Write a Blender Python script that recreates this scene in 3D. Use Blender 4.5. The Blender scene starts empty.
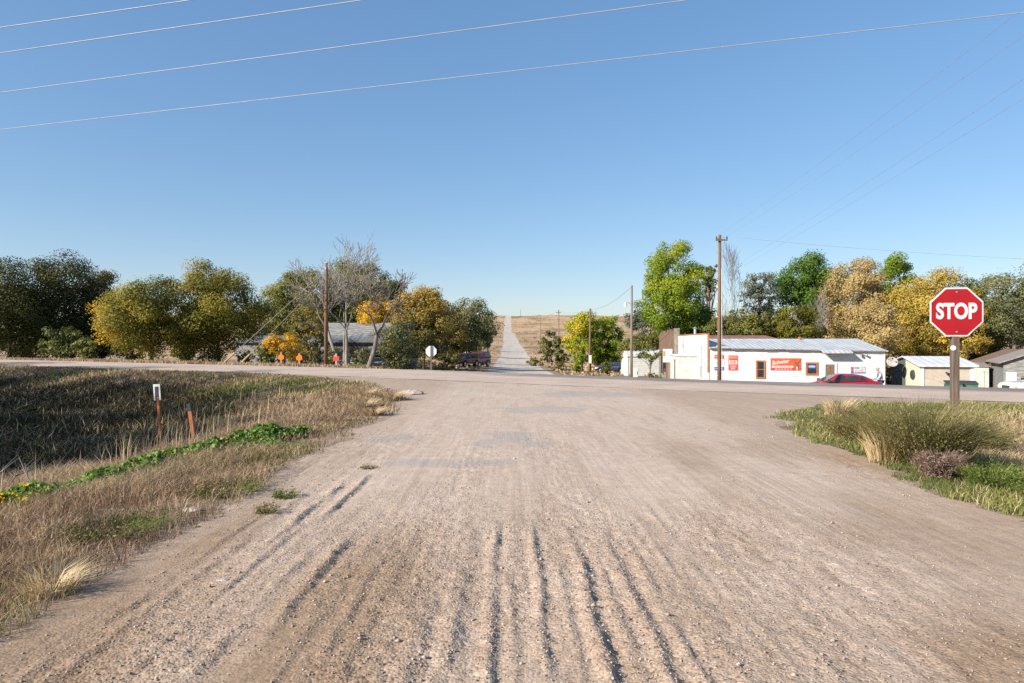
import bpy, math, random
import numpy as np
from mathutils import Vector, Matrix, Quaternion

random.seed(7)
R = np.random.default_rng(11)
SC = bpy.context.scene
COL = SC.collection
PI = math.pi
EYE = 1.6
F = 682.7

# ---------------------------------------------------------------- helpers
def at(px, py, Y):
    """world point that lies on a sight line at forward distance Y"""
    return Vector(((px - 512) / F * Y, Y, EYE - (py - 341.5) / F * Y))

def link(o, parent=None):
    COL.objects.link(o)
    if parent is not None:
        o.parent = parent
    return o

def tag(o, label=None, cat=None, group=None, kind=None):
    if label: o['label'] = label
    if cat: o['category'] = cat
    if group: o['group'] = group
    if kind: o['kind'] = kind
    return o

def thing(name, label, cat, loc=(0, 0, 0), rz=0.0, group=None):
    o = bpy.data.objects.new(name, None)
    o.empty_display_size = 0.2
    COL.objects.link(o)
    o.location = loc
    o.rotation_euler = (0, 0, rz)
    return tag(o, label, cat, group)

def np_mesh(name, V, Fc, attrs=None):
    """V (n,3), Fc (m,k) numpy -> mesh"""
    V = np.asarray(V, dtype=np.float32); Fc = np.asarray(Fc, dtype=np.int32)
    me = bpy.data.meshes.new(name)
    m, k = Fc.shape
    me.vertices.add(len(V)); me.vertices.foreach_set('co', V.ravel())
    me.loops.add(m * k); me.loops.foreach_set('vertex_index', Fc.ravel())
    me.polygons.add(m); me.polygons.foreach_set('loop_start', np.arange(0, m * k, k, dtype=np.int32))
    me.update(calc_edges=True)
    for an, av in (attrs or {}).items():
        a = me.attributes.new(an, 'FLOAT', 'POINT')
        a.data.foreach_set('value', np.asarray(av, dtype=np.float32))
    return me

def add(name, me, mat=None, parent=None, smooth=False, loc=None):
    o = bpy.data.objects.new(name, me)
    if mat: me.materials.append(mat)
    if smooth: me.polygons.foreach_set('use_smooth', np.ones(len(me.polygons), dtype=bool))
    if loc is not None: o.location = loc
    return link(o, parent)

class MB:
    """collects shapes into one mesh"""
    def __init__(s): s.v = []; s.f = []
    def box(s, x0, x1, y0, y1, z0, z1):
        b = len(s.v)
        s.v += [(x0,y0,z0),(x1,y0,z0),(x1,y1,z0),(x0,y1,z0),(x0,y0,z1),(x1,y0,z1),(x1,y1,z1),(x0,y1,z1)]
        s.f += [tuple(b+i for i in q) for q in ((0,3,2,1),(4,5,6,7),(0,1,5,4),(1,2,6,5),(2,3,7,6),(3,0,4,7))]
        return s
    def poly(s, pts):
        b = len(s.v); s.v += [tuple(p) for p in pts]; s.f.append(tuple(range(b, b+len(pts)))); return s
    def prism(s, pts, d):
        """polygon pts extruded by vector d"""
        n = len(pts); b = len(s.v); d = Vector(d)
        s.v += [tuple(p) for p in pts] + [tuple(Vector(p)+d) for p in pts]
        s.f.append(tuple(b+i for i in reversed(range(n)))); s.f.append(tuple(b+n+i for i in range(n)))
        for i in range(n):
            j = (i+1) % n
            s.f.append((b+i, b+j, b+n+j, b+n+i))
        return s
    def tube(s, pts, rad, n=6, cap=True):
        pts = [Vector(p) for p in pts]
        if not hasattr(rad, '__len__'): rad = [rad]*len(pts)
        b = len(s.v); prev = None
        for i, p in enumerate(pts):
            t = (pts[min(i+1, len(pts)-1)] - pts[max(i-1, 0)])
            t = t.normalized() if t.length > 1e-9 else Vector((0,0,1))
            if prev is None:
                u = t.orthogonal().normalized()
            else:
                u = prev - t*prev.dot(t)
                u = u.normalized() if u.length > 1e-6 else t.orthogonal().normalized()
            prev = u; w = t.cross(u)
            for k in range(n):
                a = 2*PI*k/n
                s.v.append(tuple(p + (u*math.cos(a)+w*math.sin(a))*rad[i]))
        for i in range(len(pts)-1):
            for k in range(n):
                k2 = (k+1) % n
                s.f.append((b+i*n+k, b+i*n+k2, b+(i+1)*n+k2, b+(i+1)*n+k))
        if cap:
            s.f.append(tuple(b+k for k in reversed(range(n))))
            e = b+(len(pts)-1)*n
            s.f.append(tuple(e+k for k in range(n)))
        return s
    def cyl(s, c, axis, r, h, n=16, r2=None):
        c = Vector(c); a = Vector(axis).normalized()
        return s.tube([c, c+a*h], [r, r if r2 is None else r2], n)
    def blob(s, c, rx, ry, rz, n=10, m=6):
        b = len(s.v); c = Vector(c)
        s.v.append(tuple(c+Vector((0,0,-rz))))
        for i in range(1, m):
            th = PI*i/m
            for k in range(n):
                a = 2*PI*k/n
                s.v.append((c.x+rx*math.sin(th)*math.cos(a), c.y+ry*math.sin(th)*math.sin(a), c.z-rz*math.cos(th)))
        s.v.append(tuple(c+Vector((0,0,rz)))); e = len(s.v)-1
        for k in range(n):
            k2 = (k+1) % n
            s.f.append((b, b+1+k2, b+1+k)); s.f.append((e, b+1+(m-2)*n+k, b+1+(m-2)*n+k2))
            for i in range(m-2):
                s.f.append((b+1+i*n+k, b+1+i*n+k2, b+1+(i+1)*n+k2, b+1+(i+1)*n+k))
        return s
    def build(s, name, mat, parent=None, smooth=False, bevel=0.0):
        me = bpy.data.meshes.new(name)
        me.from_pydata(s.v, [], s.f); me.update()
        o = add(name, me, mat, parent, smooth)
        if bevel:
            md = o.modifiers.new('bevel', 'BEVEL'); md.width = bevel; md.segments = 2; md.limit_method = 'ANGLE'
        return o

# ---------------------------------------------------------------- noise
def _h(ix, iy, seed):
    h = (ix.astype(np.int64)*374761393 + iy.astype(np.int64)*668265263 + seed*1442695041) & 0x7fffffff
    h = (h ^ (h >> 13))*1274126177 & 0x7fffffff
    h = (h ^ (h >> 16)) & 0xffff
    return h/65535.0
def vn(x, y, seed=0):
    x = np.asarray(x, float); y = np.asarray(y, float)
    ix = np.floor(x); iy = np.floor(y); fx = x-ix; fy = y-iy
    fx = fx*fx*(3-2*fx); fy = fy*fy*(3-2*fy)
    a = _h(ix,iy,seed); b = _h(ix+1,iy,seed); c = _h(ix,iy+1,seed); d = _h(ix+1,iy+1,seed)
    return (a*(1-fx)+b*fx)*(1-fy)+(c*(1-fx)+d*fx)*fy
def fbm(x, y, seed=0, o=4):
    t = 0; w = 1; n = 0
    for i in range(o):
        t = t + w*vn(x*2**i, y*2**i, seed+i); n += w; w *= .5
    return t/n*2-1
def sst(a, b, x):
    t = np.clip((x-a)/(b-a), 0, 1); return t*t*(3-2*t)

# ---------------------------------------------------------------- the lie of the land
HX, HY = 0.8746, -0.4848          # direction of the highway
NX, NY = 0.4848, 0.8746           # across it, away from the camera
def across(x, y): return x*NX + (y-31.5)*NY
def along(x, y): return x*HX + (y-31.5)*HY
def hill_cx(y):   # centre line of the dirt road, bending slightly left far up the hill
    return 0.9 - 5.2*sst(120, 700, y)
def rdist(x, y):
    """distance outside the roads (negative on them)"""
    d1 = np.abs(x-hill_cx(y)) - (3.6 + .5*sst(60, 100, y)*(1-sst(200, 300, y)) + .35*fbm(y*.05, y*0+2, 17, 3)*sst(60, 120, y))
    s = across(x, y)
    d2 = np.abs(s) - 3.9
    k = np.where(x > .9, 16.0, 12.0)
    k = np.where(s > 0, 14.0, k)
    h = np.maximum(k-np.abs(d1-d2), 0)/k
    return np.minimum(d1, d2) - h*h*k/4
PY = np.array([-100, 35, 50, 60, 85, 110, 150, 200, 260, 340, 430, 470, 520, 600, 690, 800, 860, 1050, 1700.])
PZ = np.array([-1.9, -1.9, -1.9, -2.0, -2.5, -3.0, -3.2, -2.5, -.8, 2.6, 6.6, 7.3, 6.2, 9.4, 18.5, 31.4, 32.6, 27., 10.])
def zt(x, y):
    x = np.asarray(x, float); y = np.asarray(y, float)
    d = np.maximum(rdist(x, y), 0); s = across(x, y)
    # near side: ditches on both sides of the dirt road
    A = np.where(x < .9, 1.25, .85)
    wav = .10*fbm(x*.35, y*.35, 3)
    zn = -A*sst(0, np.where(x < .9, 8.0, 5.5), d) + wav*sst(0.3, 2.5, d)
    zn = zn + .9*sst(14, 40, -x)*sst(4, 12, d)*sst(0, 30, -s)   # ground rises again far to the left
    # far side
    r_ = np.interp(s, [3.4, 5, 11, 400], [0, -.35, -1.85, -1.9])
    l_ = np.interp(s, [3.4, 12, 30, 400], [0, -.36, -.8, -1.2])
    b = sst(-14, 4, x)
    prof = np.interp(y, PY, PZ)
    zf = l_*(1-b)+r_*b + (prof+1.95)*sst(55, 75, y)
    zf = zf + (3.0*fbm(x*.006, y*.006, 9, 3)+1.2*fbm(x*.02, y*.02, 5, 3))*sst(180, 420, y)*sst(3, 60, d)
    zf = zf + .08*fbm(x*.3, y*.3, 4)*sst(.5, 3, d)*(1-sst(60, 90, y))
    zf = zf - .00002*np.maximum(np.abs(x)-60, 0)**2*sst(300, 600, y)
    w = sst(-1, 1, s)
    return zn*(1-w)+zf*w - .13*sst(-10, 12, along(x, y))*sst(-10, -2, s)*(1-sst(30, 60, y))
def zp(x, y): return float(zt(np.array([x]), np.array([y]))[0])

# ---------------------------------------------------------------- materials
def nt(name):
    m = bpy.data.materials.new(name); m.use_nodes = True
    t = m.node_tree; t.nodes.clear()
    return m, t
def N(t, typ, **kw):
    n = t.nodes.new(typ)
    for k, v in kw.items():
        if k.startswith('in_'):
            n.inputs[k[3:].replace('_', ' ')].default_value = v
        else: setattr(n, k, v)
    return n
def rgba(c): return (c[0], c[1], c[2], 1.0)
def noise(t, scale, detail=4, rough=.6, vec=None):
    n = N(t, 'ShaderNodeTexNoise'); n.inputs['Scale'].default_value = scale
    n.inputs['Detail'].default_value = detail; n.inputs['Roughness'].default_value = rough
    if vec is not None: t.links.new(vec, n.inputs['Vector'])
    return n
def ramp(t, fac, stops):
    r = N(t, 'ShaderNodeValToRGB'); e = r.color_ramp.elements
    while len(e) < len(stops): e.new(.5)
    for i, (p, c) in enumerate(stops):
        e[i].position = p; e[i].color = rgba(c) if hasattr(c, '__len__') else (c, c, c, 1)
    t.links.new(fac, r.inputs['Fac']); return r
def mixc(t, fac, a, b, mode='MIX'):
    m = N(t, 'ShaderNodeMix', data_type='RGBA', blend_type=mode)
    if hasattr(fac, 'is_linked'): t.links.new(fac, m.inputs[0])
    else: m.inputs[0].default_value = fac
    for sock, v in ((m.inputs[6], a), (m.inputs[7], b)):
        if hasattr(v, 'is_linked'): t.links.new(v, sock)
        else: sock.default_value = rgba(v)
    return m.outputs[2]
def bsdf(t, col, rough=.8, metal=0., spec=.3, normal=None, trans=0., alpha=None):
    b = N(t, 'ShaderNodeBsdfPrincipled'); o = N(t, 'ShaderNodeOutputMaterial')
    if hasattr(col, 'is_linked'): t.links.new(col, b.inputs['Base Color'])
    else: b.inputs['Base Color'].default_value = rgba(col)
    b.inputs['Roughness'].default_value = rough; b.inputs['Metallic'].default_value = metal
    b.inputs['Specular IOR Level'].default_value = spec
    b.inputs['Transmission Weight'].default_value = trans
    if normal is not None: t.links.new(normal, b.inputs['Normal'])
    t.links.new(b.outputs[0], o.inputs[0]); return b
def bump(t, h, strength=.5, dist=.02, prev=None):
    b = N(t, 'ShaderNodeBump'); b.inputs['Strength'].default_value = strength; b.inputs['Distance'].default_value = dist
    t.links.new(h, b.inputs['Height'])
    if prev is not None: t.links.new(prev, b.inputs['Normal'])
    return b.outputs[0]
def pos(t): return N(t, 'ShaderNodeNewGeometry').outputs['Position']
def objc(t): return N(t, 'ShaderNodeTexCoord').outputs['Object']
def stretch(t, vec, s):
    m = N(t, 'ShaderNodeMapping'); m.inputs['Scale'].default_value = s
    t.links.new(vec, m.inputs['Vector']); return m.outputs[0]

def pm(name, c1, c2, scale=4, rough=.7, metal=0., spec=.3, bmp=.0, st=(1,1,1), detail=5, lo=.35, hi=.65):
    """two colours of the same surface mixed by noise"""
    m, t = nt(name)
    v = stretch(t, objc(t), st)
    n = noise(t, scale, detail, .65, v)
    c = ramp(t, n.outputs['Fac'], [(lo, c1), (hi, c2)]).outputs[0]
    nb = bump(t, n.outputs['Fac'], bmp, .02) if bmp else None
    bsdf(t, c, rough, metal, spec, nb)
    return m

def leafmat(name, stops, trans=.35):
    m, t = nt(name)
    a = N(t, 'ShaderNodeAttribute', attribute_name='tint')
    c = ramp(t, a.outputs['Fac'], stops).outputs[0]
    d = N(t, 'ShaderNodeBsdfPrincipled'); d.inputs['Roughness'].default_value = .55
    d.inputs['Specular IOR Level'].default_value = .25
    t.links.new(c, d.inputs['Base Color'])
    tr = N(t, 'ShaderNodeBsdfTranslucent'); t.links.new(c, tr.inputs['Color'])
    mx = N(t, 'ShaderNodeMixShader'); mx.inputs[0].default_value = trans
    t.links.new(d.outputs[0], mx.inputs[1]); t.links.new(tr.outputs[0], mx.inputs[2])
    o = N(t, 'ShaderNodeOutputMaterial'); t.links.new(mx.outputs[0], o.inputs[0])
    return m

M = {}
M['bark'] = pm('bark', (.07,.05,.035), (.16,.12,.085), 9, .9, bmp=.6, st=(1,1,.25))
M['pale_bark'] = pm('pale_bark', (.19,.165,.14), (.34,.30,.26), 7, .85, bmp=.4, st=(1,1,.3))
M['grey_bark'] = pm('grey_bark', (.12,.10,.09), (.23,.20,.18), 7, .9, bmp=.4, st=(1,1,.3))
M['pole_wood'] = pm('pole_wood', (.12,.065,.035), (.22,.13,.075), 12, .85, bmp=.4, st=(1,1,.08))
M['pole_grey'] = pm('pole_grey', (.13,.10,.08), (.24,.19,.15), 12, .9, bmp=.4, st=(1,1,.08))
M['post_wood'] = pm('post_wood', (.075,.052,.040), (.19,.14,.105), 26, .9, bmp=.8, st=(1,1,.06), lo=.3, hi=.7)
M['stake_wood'] = pm('stake_wood', (.33,.22,.11), (.44,.31,.17), 14, .8, st=(1,1,.1))
M['wire'] = pm('wire_metal', (.27,.27,.28), (.36,.36,.36), 3, .45, .1, .5)
M['dark_wire'] = pm('dark_wire', (.20,.20,.21), (.28,.28,.29), 3, .6)
M['galv'] = pm('galvanised_steel', (.38,.39,.40), (.55,.56,.57), 12, .45, .6, .4)
M['chrome'] = pm('bright_metal', (.6,.6,.62), (.72,.72,.73), 6, .2, .9, .5)
M['black'] = pm('black_rubber', (.012,.012,.012), (.03,.03,.03), 20, .75)
M['glass'] = pm('window_glass', (.015,.02,.025), (.05,.055,.06), 1.5, .08, 0, .7)
M['red_sheet'] = pm('red_reflective_sheet', (.29,.005,.009), (.35,.008,.013), 3, .38, 0, .45)
M['white_sheet'] = pm('white_reflective_sheet', (.50,.52,.51), (.57,.59,.575), 5, .4, 0, .4)
M['sign_back'] = pm('bare_sign_back', (.62,.64,.64), (.78,.79,.78), 5, .45, .1, .4)
M['orange_paint'] = pm('orange_paint', (.72,.16,.015), (.80,.20,.03), 5, .6)
M['red_paint'] = pm('red_paint', (.62,.045,.03), (.75,.08,.05), 5, .6)
M['rust_post'] = pm('faded_orange_post', (.30,.095,.04), (.44,.16,.07), 14, .7, bmp=.2)
M['blue_paint'] = pm('blue_paint', (.03,.10,.38), (.05,.16,.48), 5, .5)
M['white_paint'] = pm('white_paint', (.60,.59,.57), (.72,.71,.69), 3, .6, bmp=.1)
M['brown_trim'] = pm('brown_trim', (.28,.10,.04), (.42,.17,.07), 8, .7)
M['concrete'] = pm('concrete', (.3,.28,.26), (.42,.40,.37), 6, .9, bmp=.3)
M['rock'] = pm('rock', (.30,.25,.21), (.46,.40,.35), 14, .9, bmp=.6)
M['skin'] = pm('skin', (.52,.27,.19), (.58,.32,.23), 10, .55)
# ---------------------------------------------------------------- camera, sky, sun
cam = bpy.data.cameras.new('camera'); cam.lens = 24; cam.sensor_width = 36
cam.clip_start = .1; cam.clip_end = 6000
co = bpy.data.objects.new('camera', cam); COL.objects.link(co)
co.location = (0, 0, EYE); co.rotation_euler = (PI/2, 0, 0)
SC.camera = co

SUN_EL = math.radians(27); SUN_AZ = math.radians(-122)       # azimuth measured from +Y towards +X
S = Vector((math.sin(SUN_AZ)*math.cos(SUN_EL), math.cos(SUN_AZ)*math.cos(SUN_EL), math.sin(SUN_EL)))
sl = bpy.data.lights.new('sun', 'SUN'); sl.energy = 4.4; sl.angle = math.radians(.53); sl.color = (1, .92, .81)
so = bpy.data.objects.new('sun', sl); COL.objects.link(so)
so.rotation_euler = S.to_track_quat('Z', 'Y').to_euler(); so.location = (-40, -20, 40)

w = bpy.data.worlds.new('World'); SC.world = w; w.use_nodes = True
wt = w.node_tree; wt.nodes.clear()
sky = wt.nodes.new('ShaderNodeTexSky'); sky.sky_type = 'NISHITA'; sky.sun_disc = False
sky.sun_elevation = SUN_EL; sky.sun_rotation = SUN_AZ % (2*PI)
sky.altitude = 0; sky.air_density = 1.0; sky.dust_density = .5; sky.ozone_density = 4.0
bg = wt.nodes.new('ShaderNodeBackground'); bg.inputs[1].default_value = .15
skg = wt.nodes.new('ShaderNodeGamma'); skg.inputs[1].default_value = .6
skh = wt.nodes.new('ShaderNodeHueSaturation'); skh.inputs['Saturation'].default_value = 1.37
wo = wt.nodes.new('ShaderNodeOutputWorld')
wt.links.new(sky.outputs[0], skg.inputs[0]); wt.links.new(skg.outputs[0], skh.inputs['Color']); skt = wt.nodes.new('ShaderNodeMix'); skt.data_type = 'RGBA'; skt.blend_type = 'MULTIPLY'; skt.inputs[0].default_value = 1; skt.inputs[7].default_value = (1.0, .98, 1.02, 1); wt.links.new(skh.outputs[0], skt.inputs[6]); wt.links.new(skt.outputs[2], bg.inputs[0]); wt.links.new(bg.outputs[0], wo.inputs[0])
vs = SC.view_settings; vs.view_transform = 'Standard'; vs.look = 'None'; vs.gamma = 1; vs.exposure = 1.0
SC.render.engine = 'CYCLES'
SC.cycles.max_bounces = 6; SC.cycles.diffuse_bounces = 3; SC.cycles.glossy_bounces = 2
SC.cycles.transparent_max_bounces = 4; SC.cycles.use_denoising = False
SC.cycles.caustics_reflective = False; SC.cycles.caustics_refractive = False

# ---------------------------------------------------------------- ground sheet
def geo(a, b, s0, r):
    out = [a]; s = s0
    while out[-1] < b:
        out.append(out[-1]+s); s *= r
    return out
xs = np.array(sorted([-v for v in geo(45.2, 1500, .3, 1.13)]) + list(np.linspace(-45, 32, 430)) + geo(32.2, 1500, .3, 1.13))
ys = np.array(list(np.linspace(-60, -1, 40)) + list(np.arange(-.5, 60, .19)) + geo(60.1, 1700, .25, 1.026))
GX, GY = np.meshgrid(xs, ys)
D = rdist(GX, GY)
GZ = zt(GX, GY)
GZ = GZ - sst(.1, .8, -D)*(.13 + .45*sst(60, 140, GY))
GZ = GZ + .03*fbm(GX*2.3, GY*2.3, 21)*sst(.2, 1.2, D)*(GY < 62)
nx, ny = len(xs), len(ys)
idx = np.arange(nx*ny).reshape(ny, nx)
Fq = np.stack([idx[:-1,:-1].ravel(), idx[:-1,1:].ravel(), idx[1:,1:].ravel(), idx[1:,:-1].ravel()], 1)
edge = 1-sst(-.1, np.where(GX > .9, .35, .7), D + .5*fbm(GX*1.1, GY*1.1, 31)); hillA = sst(70, 130, GY)
_s = across(GX, GY); ditch_shadeG = sst(2.6, 4.6, D+.9*fbm(GX*1.8, GY*1.8, 115, 3))*sst(-4.8, -7.5, _s+1.5*fbm(GX*.32, GY*.32, 111, 4))*sst(-5.5, -8.5, GX)*sst(12, 17, GY-.25*GX)*.85  # mask for shade painted into the left ditch ground
lot = sst(3, 8, across(GX, GY))*(1-sst(56, 75, GY))*sst(-4, 6, GX)
m, t = nt('dry_ground')
P = pos(t)
n1 = noise(t, .55, 6, .65, P); n2 = noise(t, 7, 6, .7, P); n3 = noise(t, 60, 3, .7, P)
thatch = ramp(t, n2.outputs['Fac'], [(.3, (.16,.11,.07)), (.5, (.28,.20,.13)), (.72, (.40,.295,.20))]).outputs[0]
green = ramp(t, n2.outputs['Fac'], [(.3, (.035,.045,.014)), (.7, (.11,.11,.04))]).outputs[0]
c = mixc(t, ramp(t, n1.outputs['Fac'], [(.50, 0), (.68, .8)]).outputs[0], thatch, green)
dirt = ramp(t, n2.outputs['Fac'], [(.3, (.30,.222,.168)), (.7, (.43,.33,.26))]).outputs[0]
ae = N(t, 'ShaderNodeAttribute', attribute_name='edge'); ah = N(t, 'ShaderNodeAttribute', attribute_name='hill'); al = N(t, 'ShaderNodeAttribute', attribute_name='lot')
adm = N(t, 'ShaderNodeAttribute', attribute_name='damp'); c = mixc(t, adm.outputs['Fac'], c, (.045,.038,.022))  # ditch shade put into the ground colour
c = mixc(t, ae.outputs['Fac'], c, dirt); c = mixc(t, al.outputs['Fac'], c, dirt)
h1 = noise(t, .03, 7, .68, P); h2 = noise(t, .4, 6, .75, P)
hill = ramp(t, h2.outputs['Fac'], [(.3, (.26,.17,.095)), (.5, (.44,.305,.19)), (.72, (.58,.43,.285))]).outputs[0]
hdk = ramp(t, h2.outputs['Fac'], [(.3, (.09,.065,.03)), (.7, (.27,.18,.085))]).outputs[0]
hill = mixc(t, ramp(t, h1.outputs['Fac'], [(.46, 0), (.62, .85)]).outputs[0], hill, hdk)
c = mixc(t, ah.outputs['Fac'], c, hill)
nb = bump(t, n3.outputs['Fac'], .6, .03); nb = bump(t, n2.outputs['Fac'], .7, .08, nb)
bsdf(t, c, .95, 0, .1, nb)
M['ground'] = m
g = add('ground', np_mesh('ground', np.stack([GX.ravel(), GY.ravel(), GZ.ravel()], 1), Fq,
        {'edge': edge.ravel(), 'hill': hillA.ravel(), 'lot': lot.ravel(), 'damp': ditch_shadeG.ravel()}), M['ground'], smooth=True)
tag(g, kind='structure')

# ---------------------------------------------------------------- dirt road
m, t = nt('gravel_dirt')
P = pos(t)
PS = stretch(t, P, (3.0, .35, 1))                     # streaks dragged along the wheel tracks
a1 = noise(t, .32, 5, .6, P); a2 = noise(t, 1.3, 6, .65, PS); a3 = noise(t, 55, 4, .75, P); a4 = noise(t, 5, 6, .7, P)
c = ramp(t, a4.outputs['Fac'], [(.28, (.42,.325,.252)), (.5, (.475,.376,.298)), (.72, (.54,.438,.355))]).outputs[0]
c = mixc(t, ramp(t, a2.outputs['Fac'], [(.50, 0), (.70, .65)]).outputs[0], c, (.37,.275,.200))
c = mixc(t, ramp(t, a1.outputs['Fac'], [(.55, 0), (.70, .6)]).outputs[0], c, (.50,.425,.36))
# grey patches where the old paving shows through the dust
agp = N(t, 'ShaderNodeAttribute', attribute_name='patch')
c = mixc(t, agp.outputs['Fac'], c, (.375,.325,.285))
ab = N(t, 'ShaderNodeAttribute', attribute_name='brown')
c = mixc(t, ab.outputs['Fac'], c, ramp(t, a4.outputs['Fac'], [(.3, (.25,.170,.108)), (.7, (.335,.24,.162))]).outputs[0])
# gravel grains
vo = N(t, 'ShaderNodeTexVoronoi'); vo.inputs['Scale'].default_value = 62; t.links.new(P, vo.inputs['Vector'])
vo2 = N(t, 'ShaderNodeTexVoronoi'); vo2.inputs['Scale'].default_value = 24; t.links.new(P, vo2.inputs['Vector'])
gr = ramp(t, vo.outputs['Color'], [(.05, (.40,.35,.33)), (.22, (.80,.76,.73)), (.45, (1.0,.97,.95)), (.8, (1.10,1.10,1.09)), (1, (1.42,1.42,1.44))]).outputs[0]
loose = N(t, 'ShaderNodeAttribute', attribute_name='loose')
c = mixc(t, loose.outputs['Fac'], c, mixc(t, 1.0, c, gr, 'MULTIPLY'))
sp = ramp(t, a3.outputs['Fac'], [(.30, (.70,.67,.65)), (.5, (1,1,1)), (.7, (1.16,1.16,1.16))]).outputs[0]
c = mixc(t, .75, c, sp, 'MULTIPLY')
a5 = noise(t, 1.0, 4, .6, stretch(t, P, (26, .5, 1)))
c = mixc(t, .40, c, ramp(t, a5.outputs['Fac'], [(.32, (.86,.84,.82)), (.5, (1,1,1)), (.68, (1.07,1.07,1.07))]).outputs[0], 'MULTIPLY')
nb = bump(t, a4.outputs['Fac'], .22, .03); nb = bump(t, a5.outputs['Fac'], .2, .015, nb)
nb = bump(t, a3.outputs['Fac'], .22, .006, nb)
hb = N(t, 'ShaderNodeMath', operation='MULTIPLY'); t.links.new(vo.outputs['Distance'], hb.inputs[0]); t.links.new(loose.outputs['Fac'], hb.inputs[1])
nb = bump(t, hb.outputs[0], .6, -.008, nb)
bsdf(t, c, .95, 0, .12, nb)
M['dirt'] = m

FUR = [  # x, y0, y1, height, half width: ridges of loose gravel beside the wheel ruts
    (-.12, 1.5, 6.1, .034, .030), (.19, 1.5, 6.2, .036, .030), (.49, 1.5, 6.05, .052, .036), (.775, 1.5, 6.0, .036, .032), (.93, 1.5, 5.9, .026, .026),
    (-.33, 1.5, 6.0, .030, .050), (-.47, 1.5, 5.2, .024, .045), (-.80, 2.0, 6.6, .014, .04), (-1.10, 2.2, 6.0, .012, .03), (-1.33, 3.9, 5.8, .040, .036), (-1.52, 2.2, 6.0, .013, .03),
    (-1.70, 6.6, 8.4, .046, .034), (-1.91, 5.6, 7.9, .044, .036), (-1.84, 2.4, 6.2, .020, .03), (-2.14, 2.4, 8.4, .016, .035), (-2.3, 2.4, 6.4, .012, .03),
    (1.10, 1.5, 5.6, .020, .03), (1.30, 2, 7.0, .010, .03), (1.55, 2, 6.0, .012, .03), (1.82, 2, 6.8, .006, .03), (2.15, 2, 7.0, .007, .035),
    (2.55, 2.4, 9.2, .006, .04), (2.95, 2.4, 8.0, .005, .04), (.02, 2, 4.8, .012, .02), (.34, 2, 4.6, .012, .02), (.62, 2, 5.4, .013, .02), (-.62, 2, 5.8, .011, .03), (-.95, 2, 5.4, .014, .03)]
def fur_x(i, y): return FUR[i][0] + .030*fbm(y*1.1+i*7, y*0+i, 40+i) + .014*fbm(y*7, y*0+i, 60+i)
def fur_gap(i, y): return sst(-.75, .25, fbm(y*2.2+i*13, y*0+3*i, 80+i, 3))*sst(FUR[i][2], FUR[i][2]-.7, y)*sst(FUR[i][1]-.6, FUR[i][1], y)
def relief(x, y):
    z = np.zeros_like(x)
    nz = 1-sst(9, 14, y)
    clod = .30+.75*vn(x*38, y*24, 7)+.45*vn(x*80, y*60, 8)
    for i, (fx, y0, y1, h, hw) in enumerate(FUR):
        u = (x-fur_x(i, y))/hw
        prof = np.maximum(1-np.abs(u+.25)*np.where(u > -.25, 1.15, .42), 0) - .42*np.exp(-(u-1.7)**2*1.3)
        z += (.56 if i < 5 else .50)*h*prof*fur_gap(i, y)*clod
    loose_ = loose_mask(x, y)
    z += nz*(.006*fbm(x*9, y*5, 90)*(.2+loose_) + .013*loose_*fbm(x*34, y*30, 91, 3) + .003*fbm(x*16, y*.5, 95) + .0025*fbm(x*45, y*.9, 96))
    z += .02*fbm(x*.8, y*.5, 97)
    return z
def loose_mask(x, y):
    n = fbm(x*1.6, y*.35, 50, 4)
    mid = np.exp(-((x-.2)/1.5)**2)*sst(7.2, 5.4, y)
    left = np.exp(-((x+2.0)/.55)**2)
    return np.clip(.25+.9*n+.75*mid+.5*left, 0, 1)
def patch_mask(x, y):
    p = 0
    for (cx, cy, rx, ry) in ((.25, 10.8, .42, .55), (-.35, 10.6, .40, .5), (-.1, 11.6, .45, .5), (-.5, 8.9, .5, .35), (-1.15, 9.0, .45, .3), (-1.9, 11.2, .6, .5), (.6, 16, 1.0, .8), (2.4, 21, 1.6, 1.4), (3.4, 27, 2.4, 1.2)):
        r = ((x-cx)/rx)**2+((y-cy)/ry)**2 + 1.3*fbm(x*2.6, y*2.0, 66)
        p = np.maximum(p, 1-sst(.4, 1.35, r))
    return .85*p
def brown_mask(x, y):
    n = fbm(x*1.3, y*.45, 301, 4); e = .6+.9*n
    lane = np.exp(-((x+1.05)/.36)**2)*sst(7.0, 4.5, y) + .9*np.exp(-((x+2.35)/.30)**2)*sst(8, 5, y) + .75*np.exp(-((x-2.9)/.9)**2)*sst(12, 5, y)
    worn = np.exp(-(((x-3.2)/1.3)**2+((y-9.5)/1.6)**2))*.8
    return np.clip((lane+worn)*e + .50*sst(8.0, 3.0, y) + .45*sst(2.6, 3.9, np.abs(x-.9)) + .35*n*sst(14, 6, y), 0, .92)
def sheet(name, xs, ys, keep, dz, mat, extra=None, rel=None):
    X, Y = np.meshgrid(xs, ys); Z = zt(X, Y)+dz
    if rel is not None: Z = Z+rel(X, Y)
    n1, n2 = len(xs), len(ys); ix = np.arange(n1*n2).reshape(n2, n1)
    q = np.stack([ix[:-1,:-1].ravel(), ix[:-1,1:].ravel(), ix[1:,1:].ravel(), ix[1:,:-1].ravel()], 1)
    V = np.stack([X.ravel(), Y.ravel(), Z.ravel()], 1)
    cen = V[q].mean(1); q = q[keep(cen[:,0], cen[:,1])]
    used = np.unique(q); mp = np.zeros(len(V), int); mp[used] = np.arange(len(used)); V = V[used]; q = mp[q]
    at_ = {k: f(V[:,0], V[:,1]) for k, f in (extra or {}).items()}
    o = add(name, np_mesh(name, V, q, at_), mat, smooth=True)
    return o
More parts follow.
